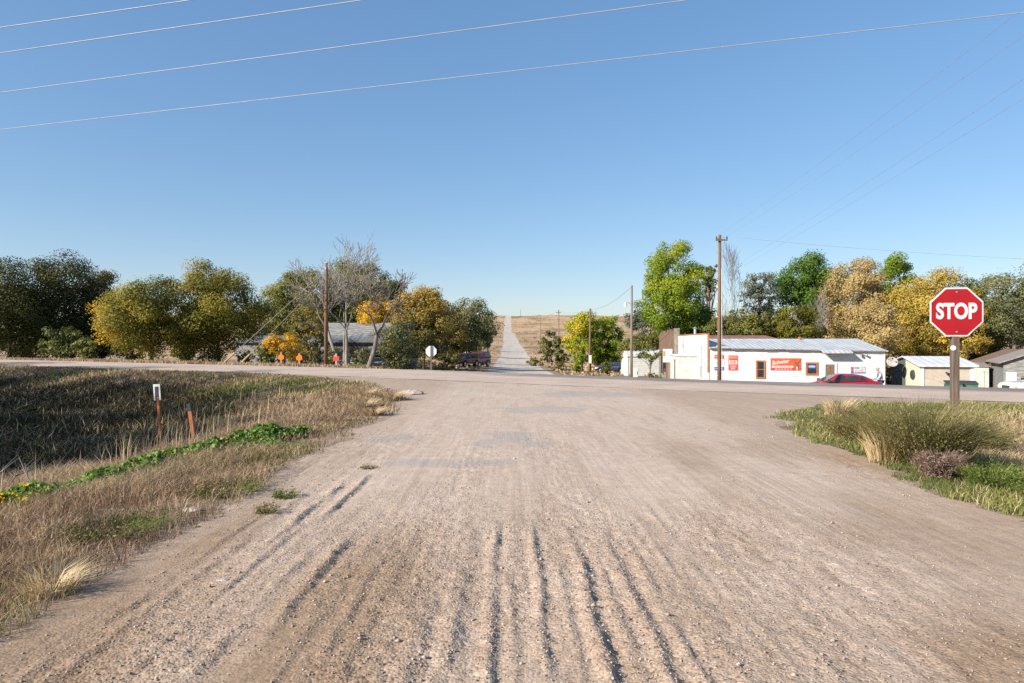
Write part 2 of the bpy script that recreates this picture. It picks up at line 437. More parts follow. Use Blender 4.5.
ext = {'loose': lambda x, y: np.clip(.35+.75*loose_mask(x, y), 0, 1)*(1-.75*sst(6, 11, y)), 'patch': patch_mask, 'brown': brown_mask}
ry = [2.0]
while ry[-1] < 33: ry.append(ry[-1]*1.0072 if ry[-1] < 15 else ry[-1]+.12)
rx = np.concatenate([np.arange(-12, -3.4, .1), np.arange(-3.4, 5.6, .021), np.arange(5.6, 19, .1)])
ry = np.concatenate([np.arange(-30, 1.9, .8), np.array(ry)])
ragged = lambda x, y: .30*fbm(x*.9, y*.9, 71)+.14*fbm(x*5, y*5, 72)
o = sheet('dirt_road', rx, ry, lambda x, y: (rdist(x, y) < ragged(x, y)+.05) & (across(x, y) < -2.6), .006, M['dirt'], ext, relief)
tag(o, kind='structure')
# highway: dusty paving with a crown, greyer towards its far side
m, t = nt('dusty_paving')
P = pos(t)
b1 = noise(t, .5, 6, .65, P); b2 = noise(t, 70, 3, .7, P); b3 = noise(t, .12, 4, .6, P)
asx = N(t, 'ShaderNodeAttribute', attribute_name='side')
dust = ramp(t, b1.outputs['Fac'], [(.3, (.42,.325,.258)), (.7, (.54,.425,.34))]).outputs[0]
pave = ramp(t, b1.outputs['Fac'], [(.3, (.155,.14,.125)), (.7, (.26,.228,.20))]).outputs[0]
ad = N(t, 'ShaderNodeMath', operation='MULTIPLY_ADD'); t.links.new(b3.outputs['Fac'], ad.inputs[0]); ad.inputs[1].default_value = .7; t.links.new(asx.outputs['Fac'], ad.inputs[2])
c = mixc(t, ramp(t, ad.outputs[0], [(.62, 0), (.95, .9)]).outputs[0], dust, pave)
c = mixc(t, .5, c, ramp(t, b2.outputs['Fac'], [(.3, (.8,.79,.78)), (.7, (1.1,1.1,1.1))]).outputs[0], 'MULTIPLY')
bsdf(t, c, .9, 0, .2, bump(t, b2.outputs['Fac'], .3, .008))
tt = np.concatenate([np.arange(-200, -60, 2.0), np.arange(-60, 60, .4), np.arange(60, 201, 2.0)]); ss = np.linspace(-3.9, 3.7, 30)
T_, S_ = np.meshgrid(tt, ss); X = T_*HX+S_*NX; Y = 31.5+T_*HY+S_*NY
Z = zt(X, Y) + .012 + .02 - .02*(S_/3.9)**2
ix = np.arange(T_.size).reshape(T_.shape)
q = np.stack([ix[:-1,:-1].ravel(), ix[:-1,1:].ravel(), ix[1:,1:].ravel(), ix[1:,:-1].ravel()], 1)
o = add('highway', np_mesh('highway', np.stack([X.ravel(), Y.ravel(), Z.ravel()], 1), q, {'side': (sst(-1.0, 2.2, S_)*.75*sst(-14, 6, T_)+.16*fbm(T_*.15, S_*1.5, 12)).ravel()}), m, smooth=True)
tag(o, kind='structure')
# the road over the hill
hy = [33.0]
while hy[-1] < 880: hy.append(hy[-1]*1.012)
m, t = nt('pale_track_gravel')
P = pos(t); b1 = noise(t, .25, 6, .65, P); b2 = noise(t, 1.0, 5, .7, stretch(t, P, (1.3, .035, 1)))
c = ramp(t, b1.outputs['Fac'], [(.3, (.40,.345,.295)), (.7, (.58,.51,.44))]).outputs[0]
c = mixc(t, ramp(t, b2.outputs['Fac'], [(.45, 0), (.7, .6)]).outputs[0], c, (.40,.31,.23))
bsdf(t, c, .95, 0, .1, bump(t, b2.outputs['Fac'], .3, .03))
o = sheet('hill_road', np.concatenate([np.arange(-20, -7, .5), np.arange(-7, 7, .25), np.arange(7, 26, .5)]), np.array(hy),
          lambda x, y: (rdist(x, y) < .3*fbm(x*.8, y*.3, 73)) & (across(x, y) > 3.0), .02, m)
tag(o, kind='structure')

# ---------------------------------------------------------------- loose stones on the road (past counting)
n = 30000
yy = np.exp(R.uniform(np.log(2.3), np.log(13), n)); xx = R.uniform(-2.9, 4.4, n)
keep = R.random(n) < (.05+.95*loose_mask(xx, yy)); xx, yy = xx[keep], yy[keep]
fi = R.choice(len(FUR), 14000, p=np.array([f[3] for f in FUR])/sum(f[3] for f in FUR)); fy = np.exp(R.uniform(np.log(2.3), np.log(9), 14000))
fx = np.array([FUR[i][0] for i in fi]); off = R.normal(0, .035, 14000); kk = np.zeros(14000, bool)
for i in range(len(FUR)):
    q_ = fi == i; fx[q_] = fur_x(i, fy[q_]); kk[q_] = R.random(q_.sum()) < fur_gap(i, fy[q_])
xx = np.concatenate([xx, (fx+off)[kk]]); yy = np.concatenate([yy, fy[kk]]); n = len(xx)
r = .0028+.0075*R.random(n)**3; r = np.where(R.random(n) < .006, R.uniform(.011, .021, n), r)*(.8+.03*yy)
zz = zt(xx, yy)+relief(xx, yy)+.006+r*.35
octa = np.array([(1,0,0),(0,1,0),(-1,0,0),(0,-1,0),(0,0,1),(0,0,-1)], float)
of = np.array([(0,1,4),(1,2,4),(2,3,4),(3,0,4),(1,0,5),(2,1,5),(3,2,5),(0,3,5)])
ang = R.uniform(0, 2*PI, n)
V = octa[None]*(R.uniform(.6, 1.35, (n, 6, 1)))*r[:,None,None]*np.array([1, 1, .7])
ca, sa = np.cos(ang)[:,None], np.sin(ang)[:,None]
V = np.stack([V[:,:,0]*ca-V[:,:,1]*sa+xx[:,None], V[:,:,0]*sa+V[:,:,1]*ca+yy[:,None], V[:,:,2]+zz[:,None]], 2)
Ff = (of[None]+6*np.arange(n)[:,None,None]).reshape(-1, 3)
tn = np.repeat(R.random(n), 6)
m, t = nt('loose_stone')
a = N(t, 'ShaderNodeAttribute', attribute_name='tint')
bsdf(t, ramp(t, a.outputs['Fac'], [(0, (.16,.13,.115)), (.25, (.31,.24,.19)), (.85, (.42,.335,.27)), (1, (.54,.48,.43))]).outputs[0], .9, 0, .2)
o = add('gravel', np_mesh('gravel', V.reshape(-1, 3), Ff, {'tint': tn}), m)
tag(o, 'loose gravel stones scattered over the dirt road', 'gravel', kind='stuff')
# ================================================================ trees
def rdir(n):
    v = R.normal(size=(n, 3)); return v/np.linalg.norm(v, axis=1, keepdims=True)
def leaf_quads(C, size, aspect=.62, out=None):
    n = len(C)
    u = rdir(n); w_ = rdir(n)
    if out is not None:                      # leaves turned mostly outwards, as on a real crown
        nn = out*1.15+rdir(n)*.75; u = np.cross(nn, w_); u /= np.linalg.norm(u, axis=1, keepdims=True)+1e-9; w_ = nn
    v = np.cross(u, w_); v /= np.linalg.norm(v, axis=1, keepdims=True)+1e-9
    s = (np.asarray(size)*np.ones(n))[:,None]*.5
    V = np.stack([C-u*s, C+v*s*aspect, C+u*s, C-v*s*aspect], 1).reshape(-1, 3)
    return V, np.arange(4*n).reshape(-1, 4)
LEAF = {
 'dark':   leafmat('leaf_dark_green', [(0, (.028,.036,.009)), (.55, (.066,.070,.014)), (1, (.19,.145,.024))], .25),
 'maple':  leafmat('leaf_olive_gold', [(0, (.075,.085,.014)), (.45, (.19,.18,.024)), (.75, (.33,.26,.03)), (1, (.60,.39,.03))], .35),
 'olive':  leafmat('leaf_olive', [(0, (.09,.11,.028)), (.5, (.20,.20,.045)), (1, (.38,.30,.065))], .35),
 'gold':   leafmat('leaf_gold', [(0, (0.232,0.176,0.025)), (.5, (0.609,0.365,0.025)), (1, (0.841,0.513,0.050))], .4),
 'rust':   leafmat('leaf_rust_green', [(0, (.085,.09,.025)), (.5, (.21,.17,.042)), (1, (.50,.32,.05))], .3),
 'greygreen': leafmat('leaf_grey_green', [(0, (.09,.105,.045)), (.5, (.165,.175,.07)), (1, (.27,.24,.10))], .3),
 'lime':   leafmat('leaf_lime', [(0, (.13,.21,.022)), (.5, (.28,.36,.028)), (.8, (.50,.46,.035)), (1, (.74,.52,.04))], .45),
 'green':  leafmat('leaf_green', [(0, (.065,.13,.018)), (.6, (.14,.235,.026)), (1, (.30,.34,.04))], .4),
 'tan':    leafmat('leaf_tan_orange', [(0, (.19,.15,.055)), (.5, (.43,.315,.125)), (1, (.62,.48,.22))], .35),
 'amber':  leafmat('leaf_amber', [(0, (.19,.16,.03)), (.5, (.46,.335,.065)), (1, (.64,.48,.11))], .38),
 'blue':   leafmat('leaf_blue_green', [(0, (.08,.11,.07)), (.6, (.14,.165,.11)), (1, (.29,.25,.10))], .3),
 'cedar':  leafmat('leaf_cedar', [(0, (0.072,0.081,0.022)), (.6, (0.160,0.155,0.044)), (1, (0.261,0.216,0.062))], .2),
 'sage':   leafmat('leaf_sage', [(0, (0.203,0.243,0.088)), (.6, (0.377,0.392,0.163)), (1, (0.522,0.499,0.237))], .3),
}
def crown_pts(c, rx, ry, rz, n, lumps, lump_r, tfun, squash=.75, edge=.42, shape=1.0):
    """leaf positions gathered in uneven clumps through the crown"""
    lumps = int(lumps*1.9); lump_r = lump_r*.74
    d = rdir(lumps); rr = R.random(lumps)**edge
    wob = 1+.15*(vn(d[:,0]*2.3+9.7, d[:,1]*2.3+d[:,2]*3.1, int(abs(c[0])*7)+3)-.5)*2
    K = d*np.minimum(rr*wob, .93)[:,None]
    if shape != 1.0:                                    # narrower towards the top
        K[:,:2] *= (1-(shape)*np.clip((K[:,2:3]+.2), -.3, 1)*.55)
    K = K*np.array([rx, ry, rz])
    lr = lump_r*R.uniform(.55, 1.35, lumps)
    wgt = lr**2; wgt = wgt/wgt.sum()
    k = R.choice(lumps, n, p=wgt)
    q = rdir(n)*(R.random(n)**.45)[:,None]*lr[k][:,None]*np.array([1, 1, squash])
    stray = R.random(n) < .24; q[stray] *= R.uniform(1.1, 2.0, (stray.sum(), 1))
    Pn = K[k]+q
    e_ = np.linalg.norm(Pn/np.array([rx, ry, rz]), axis=1); far = stray & (e_ > .90); Pn[far] *= (.90*R.uniform(.75, 1, far.sum())/e_[far])[:,None]
    global LAST_OUT
    LAST_OUT = q/(np.linalg.norm(q, axis=1, keepdims=True)+1e-9)*.8+(Pn/np.array([rx, ry, rz]))*.8+np.array([0, 0, .25]); LAST_OUT /= np.linalg.norm(LAST_OUT, axis=1, keepdims=True)+1e-9
    lt = R.random(lumps)
    t_ = tfun(Pn/np.array([rx, ry, rz]), lt[k], R.random(n))
    return Pn+np.array(c), t_, K+np.array(c)
T0 = lambda p, l, r: np.clip(.45*l+.45*r+.15*p[:,2], 0, 1)
def tyel(side=0., top=.2, base=.3):
    return lambda p, l, r: np.clip(base+.42*(l-.3)+.3*(r-.5)+top*p[:,2]-side*p[:,0], 0, 1)

def tree(name, label, cat, px, Y, top, hw, bot, leaf, lumps=34, dens=1.0, tf=T0, lump=.30, ground=None, trunk=None, bark='bark',
         group=None, shape=1.0, lsize=None, squash=.75, edge=.42, depth=.9, limbs=9, dx=0.):
    x = (px-512)/F*Y; z0 = zp(x, Y)-.1
    zt_ = EYE-(top-341.5)/F*Y; zb = max(EYE-(bot-341.5)/F*Y, z0+.1)
    rx = hw/F*Y; rz = (zt_-zb)/2; zc = (zt_+zb)/2
    root = thing(name, label, cat, (x, Y, z0), 0, group)
    area = math.pi*hw*(rz*F/Y)
    ls = lsize or max(.10, 1.9*Y/F)
    n = int(area*2.7*dens*(2.5*Y/F/ls)**2)
    lr = lump*min(rx, rz)*1.3
    Pn, tn, K = crown_pts((dx, 0, zc-z0), rx*.98, rx*depth*.98, rz*.94, n, lumps, lr, tf, squash, edge, shape)
    keep = Pn[:,2] > .05; Pn = Pn[keep]; tn = tn[keep]
    V, Fq_ = leaf_quads(Pn, ls*R.uniform(.55, 1.3, len(Pn)), .62, LAST_OUT[keep])
    H = zt_-z0
    tr = (trunk or max(.10, H*.024))*.62
    mb = MB(); rnd = random.Random(int(px*13+Y))
    fork = max((zb-z0)*1.0, H*.22)
    spine = [Vector((0,0,0))]
    for i in range(1, 6):
        spine.append(Vector((dx*.5*i/5+rnd.uniform(-1,1)*.02*H*i/5, rnd.uniform(-1,1)*.02*H*i/5, (fork+(zc-z0-fork)*.7)*i/5)))
    mb.tube(spine, [tr*1.25, tr, tr*.9, tr*.78, tr*.6, tr*.4], 7)
    for i in rnd.sample(range(len(K)), min(limbs, len(K))):
        e = Vector(K[i]); a = spine[rnd.choice([2, 3, 3, 4, 4, 5])]
        if e.z < a.z+.1: a = spine[2]
        mid = a.lerp(e, .5)+Vector((rnd.uniform(-1,1), rnd.uniform(-1,1), rnd.uniform(.0,1)))*.06*H
        mb.tube([a, mid, e], [tr*.42, tr*.26, tr*.08], 5)
    mb.build('trunk', M[bark], root, True)
    add('crown', np_mesh('crown', V, Fq_, {'tint': np.repeat(tn, 4)}), LEAF[leaf], root)
    return root

def bush(name, label, cat, px, Y, top, hw, leaf, lumps=16, dens=1.0, tf=T0, group=None, ls=None, wide=.8, base=None):
    """leafy down to the ground, a few stems inside"""
    x = (px-512)/F*Y; z0 = zp(x, Y)
    H = max(EYE-(top-341.5)/F*Y-z0, .3); rx = hw/F*Y
    root = thing(name, label, cat, (x, Y, z0), 0, group)
    ls = ls or max(.07, 2.4*Y/F)
    n = int(math.pi/2*hw*(H*F/Y)*2.4*dens*(2.4*Y/F/ls)**2)
    Pn, tn, K = crown_pts((0, 0, H*.47), rx*.95, rx*wide*.95, H*.54, n, int(lumps*1.6), .30*min(rx, H*.6), tf, edge=.5)
    keep = Pn[:,2] > .03; Pn = Pn[keep]; tn = tn[keep]
    V, Fq_ = leaf_quads(Pn, ls*R.uniform(.55, 1.3, len(Pn)), .62, LAST_OUT[keep])
    mb = MB(); rnd = random.Random(int(px*17+Y))
    for i in rnd.sample(range(len(K)), min(7, len(K))):
        e = Vector(K[i]); mb.tube([(rnd.uniform(-.1,.1)*rx, 0, -.1), (e.x*.4, e.y*.4, e.z*.5), e], [.05*H**.5, .035*H**.5, .012], 5)
    mb.build('stem', M['bark'], root, True)
    add('foliage', np_mesh('foliage', V, Fq_, {'tint': np.repeat(tn, 4)}), LEAF[leaf], root)
    return root

def bare_tree(name, label, px, Y, top, hw, bark, seed, fork=.25, lean=0., group=None, levels=5, r0=.16, nstem=2, fine=1.0):
    x = (px-512)/F*Y; z0 = zp(x, Y)-.1; H = EYE-(top-341.5)/F*Y-z0; rx = hw/F*Y
    root = thing(name, label, 'bare tree', (x, Y, z0), 0, group)
    rnd = random.Random(seed); tk = MB(); brs = []; br = None
    def grow(p, d, L, r, lv, up):
        pts = [p]; rad = [r]; q = p.copy(); dd = d.copy()
        ns = 4
        for i in range(ns):
            dd = (dd+Vector((rnd.gauss(0,.12), rnd.gauss(0,.12), up))).normalized()
            q = q+dd*L/ns; pts.append(q.copy()); rad.append(max(r*(1-.38*(i+1)/ns), .00023*Y))
        (tk if lv >= levels-1 else brs[-1]).tube(pts, rad, 6 if lv > 2 else 4, False)
        if lv <= 0: return
        k = 2 if lv > 3 else rnd.choice([2, 3])
        for j in range(k+(1 if lv < levels else 0)):
            a = j/k*2*PI+rnd.uniform(-.8, .8)
            sp = rnd.uniform(.32, .72) if j < k else rnd.uniform(.5, 1.0)
            o_ = dd.orthogonal().normalized(); o_ = Quaternion(dd, a) @ o_
            o_.y *= .8
            nd = (dd*math.cos(sp)+o_*math.sin(sp)).normalized()
            if nd.z < .05: nd.z = .15
            s_ = pts[-1] if j < k else pts[2]
            grow(s_, nd, L*rnd.uniform(.58, .86), rad[-1]*rnd.uniform(.62, .8)*(1 if j < k else .7), lv-1, .06)
    for s_ in range(nstem):
        br = MB(); brs.append(br)
        a = s_/max(nstem,1)*2*PI+.3
        d = Vector((lean+.22*math.cos(a)*(nstem > 1), .2*math.sin(a)*(nstem > 1), 1)).normalized()
        grow(Vector((.15*math.cos(a)*(nstem > 1), .1*math.sin(a)*(nstem > 1), 0)), d, H*fork, r0, levels, .02)
    # fit height and spread
    allv = np.array(tk.v+[v for b_ in brs for v in b_.v]); hz = np.percentile(allv[:,2], 99.7); wx = np.percentile(np.abs(allv[:,0]-allv[:,0].mean()), 98)
    fz = H/hz; fx = min(max(rx/wx, .5), 1.6)
    for b_ in [tk]+brs: b_.v = [(v[0]*fx, v[1]*fx, v[2]*fz) for v in b_.v]
    tk.build('trunk', M[bark], root, True)
    for b_ in brs: b_.build('branches', M[bark], root, True)
    return root

# ---- left side of the scene
GL = 'trees along the far left side of the highway'
tree('shade_tree', 'tall dark green tree at the left edge of the photo beyond the highway', 'tree', 10, 70, 247, 48, 366, 'dark', 46, 1.2, T0, .3, group=GL, limbs=6)
tree('shade_tree', 'dark green broad tree second from the left edge beyond the highway', 'tree', 62, 74, 253, 46, 366, 'dark', 46, 1.2, tyel(0, .15, .25), .3, group=GL, limbs=6)
tree('shade_tree', 'dark tree with a golden brown top just left of the big olive tree', 'tree', 102, 78, 264, 34, 366, 'dark', 34, 1.15, tyel(0, .5, .35), .3, group=GL, limbs=6)
bush('shrub', 'low dull olive shrub in front of the dark trees at far left', 'shrub', 62, 64, 322, 30, 'olive', 18, .9, lambda p,l,r: .5*l*r)
bush('shrub', 'small brownish olive shrub between the dark trees and the big olive tree', 'shrub', 88, 62, 336, 16, 'olive', 12, .9, lambda p,l,r: .3+.3*l*r)
tree('maple_tree', 'broad olive tree with a bright golden left edge down to the grass', 'tree', 152, 58, 265, 54, 366, 'maple', 46, 1.15, tyel(.42, -.05, .42), .28, group=GL, edge=.38)
tree('maple_tree', 'tall olive green tree left of the two leaning guy wires', 'tree', 219, 60, 255, 48, 368, 'maple', 44, 1.15, tyel(.05, .12, .40), .28, group=GL, edge=.4)
tree('elm_tree', 'thin olive yellow tree rising behind the left part of the derelict house', 'tree', 300, 84, 264, 44, 352, 'olive', 46, 1.25, T0, .25, group=GL, limbs=12)
tree('elm_tree', 'pale green tree behind the white bare tree and the house roof', 'tree', 358, 88, 256, 44, 340, 'olive', 44, 1.15, lambda p,l,r: .15+.35*l+.2*r, .26, group=GL)
tree('yellow_tree', 'small yellow tree in front of the derelict house behind the orange markers', 'tree', 284, 53, 331, 21, 366, 'gold', 20, .75, T0, .3, limbs=10)
bush('shrub', 'slim yellow green shrub beside the red marker sign', 'shrub', 333, 54, 341, 9, 'olive', 8, .7, T0)
bush('shrub', 'dull olive shrub in front of the house right of the pole wires', 'shrub', 262, 58, 344, 14, 'olive', 10, .6, T0)
bare_tree('bare_tree', 'tall white barked leafless tree right of the left utility pole', 342, 54, 236, 46, 'pale_bark', 5, .20, -.02, levels=5, r0=.15, nstem=2)
bare_tree('bare_tree', 'white barked leafless tree in front of the grey house roof', 347, 52, 244, 40, 'pale_bark', 17, .24, .16, levels=5, r0=.12, nstem=1)
bare_tree('bare_tree', 'grey crooked leafless tree leaning right beside the dark green tree', 368, 50, 272, 34, 'grey_bark', 23, .20, .14, levels=5, r0=.15, nstem=1)
tree('yellow_tree', 'bright yellow crowned tree behind the grey leafless tree', 'tree', 385, 74, 294, 34, 348, 'gold', 26, 1.1, T0, .3)
tree('dark_tree', 'dark green tree rising behind the yellow crowned tree', 'tree', 392, 92, 268, 22, 335, 'dark', 22, .95, tyel(0, .2, .35), .3)
tree('rust_tree', 'green tree with a rusty gold top behind the back of the stop sign', 'tree', 424, 64, 282, 38, 374, 'rust', 46, 1.25, tyel(0, .55, .35), .26)
tree('rust_tree', 'brown green tree just left of the parked red vehicles', 'tree', 447, 70, 298, 22, 368, 'rust', 26, .95, tyel(0, .3, .4), .28)
bush('shrub', 'tangled grey olive bush under the grey leafless tree', 'shrub', 400, 54, 326, 21, 'greygreen', 16, .85, T0)
tree('grey_green_tree', 'grey green tree above the red vehicles beside the hill road', 'tree', 469, 96, 293, 30, 354, 'greygreen', 36, 1.2, T0, .28)
tree('grey_green_tree', 'low grey green tree nearest to the hill road on its left', 'tree', 487, 112, 306, 9, 350, 'greygreen', 12, 1.0, T0, .35)
bush('shrub', 'dark green bush beside the hill road behind the red pickup', 'shrub', 483, 110, 352, 6, 'dark', 8, 1.1, T0)
bush('shrub', 'low brown shrub at the foot of the stop sign seen from behind', 'shrub', 446, 56, 362, 14, 'rust', 12, .9, T0)
bush('sage_bush', 'round pale sage green bush beside the red marker sign', 'bush', 354, 48.5, 362.5, 14, 'sage', 14, 1.4, T0, ls=.12)
bush('sage_bush', 'pale tan green bush at the foot of the grey leafless tree', 'bush', 384, 49, 365, 12, 'rust', 12, .7, T0, ls=.12)
for i, (px, Y, tp, hw) in enumerate(((452,140,330,14),(475,170,335,8),(440,125,318,20))):
    bush('shrub', ['brown olive thicket behind the red vehicles', 'small thicket on the slope left of the hill road', 'dark thicket between the rusty trees and the red vehicles'][i], 'shrub', px, Y, tp, hw, 'rust', 12, 1.0, T0)

# ---- right side of the scene
tree('poplar_tree', 'yellow green round tree left of the middle utility pole', 'tree', 582, 92, 309, 20, 368, 'lime', 34, 1.4, lambda p,l,r: np.clip(.45+.45*(l-.3)+.25*(r-.5)-.35*p[:,0]+.15*p[:,2], 0, 1), .3)
tree('poplar_tree', 'bright lime tree right of the middle utility pole', 'tree', 606, 94, 311, 19, 368, 'lime', 34, 1.4, lambda p,l,r: np.clip(.28+.45*(l-.3)+.25*(r-.5)+.25*p[:,2], 0, 1), .3)
bush('cedar_bush', 'dull olive cedar left of the yellow green trees on the slope', 'bush', 548, 150, 327, 11, 'cedar', 14, 1.3, T0)
bush('cedar_bush', 'olive cedar bush at the foot of the yellow green trees', 'bush', 561, 118, 335, 11, 'cedar', 14, 1.3, T0)
bush('shrub', 'lime green low shrub left of the middle utility pole foot', 'shrub', 577, 86, 358, 6, 'lime', 8, 1.2, T0)
bush('shrub', 'brown dry brush at the right edge of the hill road', 'shrub', 536, 128, 356, 12, 'rust', 10, .9, T0)
bush('shrub', 'tan dry brush between the hill road and the middle utility pole', 'shrub', 560, 100, 362, 9, 'rust', 9, .8, lambda p,l,r: .4+.4*l*r)
tree('willow_tree', 'soft olive willow rising behind the pale metal shed', 'tree', 641, 80, 331, 26, 368, 'olive', 26, 1.1, lambda p,l,r: .2+.4*l*r+.2*r, .3)
tree('cottonwood_tree', 'tall yellow green cottonwood behind the weathered wooden shop', 'tree', 673, 76, 235, 35, 345, 'lime', 74, 1.35, lambda p,l,r: np.clip(.22+.55*(l-.3)+.3*(r-.5)+.24*p[:,2], 0, 1), .24, trunk=.34, limbs=16, edge=.36)
tree('cottonwood_tree', 'dark green lower tree under the tall cottonwood behind the white store', 'tree', 694, 80, 300, 22, 345, 'green', 22, 1.1, T0, .3)
tree('ash_tree', 'small blue green tree left of the tall cottonwood above the shed', 'tree', 643, 86, 298, 17, 340, 'blue', 18, .8, T0, .3)
tree('ash_tree', 'thin leaning tree between the cottonwood and the store pole', 'tree', 709, 84, 254, 11, 300, 'olive', 16, .7, lambda p,l,r: .2+.3*l*r, .3, limbs=12)
tree('branch_tree', 'low leafy tree hanging over the roof of the pale metal shed', 'tree', 650, 68, 345, 14, 364, 'olive', 16, .45, lambda p,l,r: .15+.3*l*r, .3, limbs=12)
bare_tree('bare_tree', 'tall thin grey leafless tree behind the store roof', 738, 86, 240, 20, 'grey_bark', 31, .24, 0, levels=5, r0=.16, nstem=1)
bare_tree('bare_tree', 'small leafless tree just right of the store pole', 727, 90, 282, 9, 'grey_bark', 37, .3, 0, levels=4, r0=.1, nstem=1)
tree('blue_ash_tree', 'sparse blue green tree above the middle of the store roof', 'tree', 759, 84, 268, 20, 325, 'blue', 30, .62, T0, .24, limbs=18)
tree('low_tree', 'low olive tree behind the left end of the store roof', 'tree', 722, 74, 314, 22, 345, 'olive', 22, 1.05, lambda p,l,r: .1+.4*l*r, .3)
tree('low_tree', 'low yellow green tree behind the middle of the store roof', 'tree', 757, 72, 310, 24, 345, 'olive', 24, 1.05, lambda p,l,r: .25+.5*l*r, .3)
tree('low_tree', 'low lime tree with bare stems behind the store roof', 'tree', 795, 70, 304, 26, 345, 'maple', 24, 1.0, lambda p,l,r: .25+.4*l*r, .3, limbs=14, bark='grey_bark')
tree('oak_tree', 'big green rounded tree above the store roof', 'tree', 810, 86, 250, 38, 326, 'green', 52, 1.3, lambda p,l,r: np.clip(.15+.5*l*r+.2*p[:,2], 0, 1), .26, trunk=.34, limbs=14)
bare_tree('bare_tree', 'cluster of pale leafless stems between the green tree and the tan tree', 823, 72, 288, 20, 'pale_bark', 41, .3, -.1, levels=4, r0=.12, nstem=4)
tree('tan_tree', 'tall tan orange tree behind the right end of the store', 'tree', 857, 74, 250, 37, 352, 'tan', 62, 1.3, T0, .24, limbs=16, bark='grey_bark')
tree('tan_tree', 'low tan orange tree beside the satellite dish', 'tree', 872, 64, 298, 32, 378, 'tan', 38, 1.2, T0, .26, limbs=10, bark='grey_bark')
tree('green_top_tree', 'yellow green tree top between the tan tree and the amber tree', 'tree', 896, 88, 250, 26, 340, 'lime', 24, 1.1, lambda p,l,r: .2+.4*l*r, .3)
tree('amber_tree', 'wide amber gold tree behind the tan shed and stop sign', 'tree', 928, 70, 264, 46, 366, 'amber', 68, 1.3, T0, .24, limbs=12, bark='grey_bark')
tree('amber_tree', 'dense amber tree right above the tan shed roof', 'tree', 962, 66, 284, 26, 362, 'amber', 34, 1.1, lambda p,l,r: np.clip(.1+.5*l+.3*r-.3*p[:,0], 0, 1), .26, limbs=8, bark='grey_bark')
tree('green_top_tree', 'dark olive tree between the amber tree and the tall grey green tree', 'tree', 980, 76, 274, 28, 364, 'maple', 28, 1.1, lambda p,l,r: .05+.4*l*r, .28)
tree('tall_elm', 'tall grey green tree above the brown brick building', 'tree', 1014, 66, 255, 42, 356, 'greygreen', 46, .95, T0, .25, trunk=.34, limbs=14, bark='grey_bark')
tree('tall_elm', 'grey green tree at the right edge of the photo', 'tree', 1068, 68, 262, 40, 356, 'greygreen', 30, 1.0, T0, .28)
bush('shrub', 'dark leafy shrub against the pale green shed behind the dumpster', 'shrub', 967, 46.8, 363, 6, 'dark', 10, 1.0, T0)
bush('shrub', 'dry tan brush behind the store between dish and shed', 'shrub', 889, 52, 366, 7, 'rust', 8, .8, T0)
bush('shrub', 'dry pinkish brush in front of the pale metal shed', 'shrub', 652, 66, 373, 8, 'tan', 8, .8, lambda p,l,r: .3*l)
bush('shrub', 'small bright green weed bush against the wooden shop wall', 'shrub', 660, 54.5, 373, 2.6, 'green', 6, 1.3, T0)
bush('shrub', 'dark brush half hiding the parked blue car', 'shrub', 607, 82, 357, 8, 'olive', 10, 1.0, lambda p,l,r: .1*l)
# trees to the left, outside the picture: their shade lies over the ditch
for i, (x, y, h, r) in enumerate(((-31, 13, 14, 5.8), (-37, 20, 15, 6.2), (-27, 5, 12.5, 5.2), (-45, 27, 15, 6.2), (-56, 36, 15, 6.0), (-34, 3, 14, 5.5))):
    root = thing('shade_tree', 'one of the dark trees left of the picture that shade the ditch', 'tree', (x, y, zp(x, y)-.1), 0, 'trees left of the ditch outside the photo')
    Pn, tn, K = crown_pts((0, 0, h*.58), r, r, h*.42, 6500, 36, .36*r, T0)
    V, Fq_ = leaf_quads(Pn, .34)
    MB().tube([(0,0,0), (.1,0,h*.3), (0,.1,h*.6)], [.35,.28,.15], 8).build('trunk', M['bark'], root, True)
    add('crown', np_mesh('crown', V, Fq_, {'tint': np.repeat(tn, 4)}), LEAF['dark'], root)
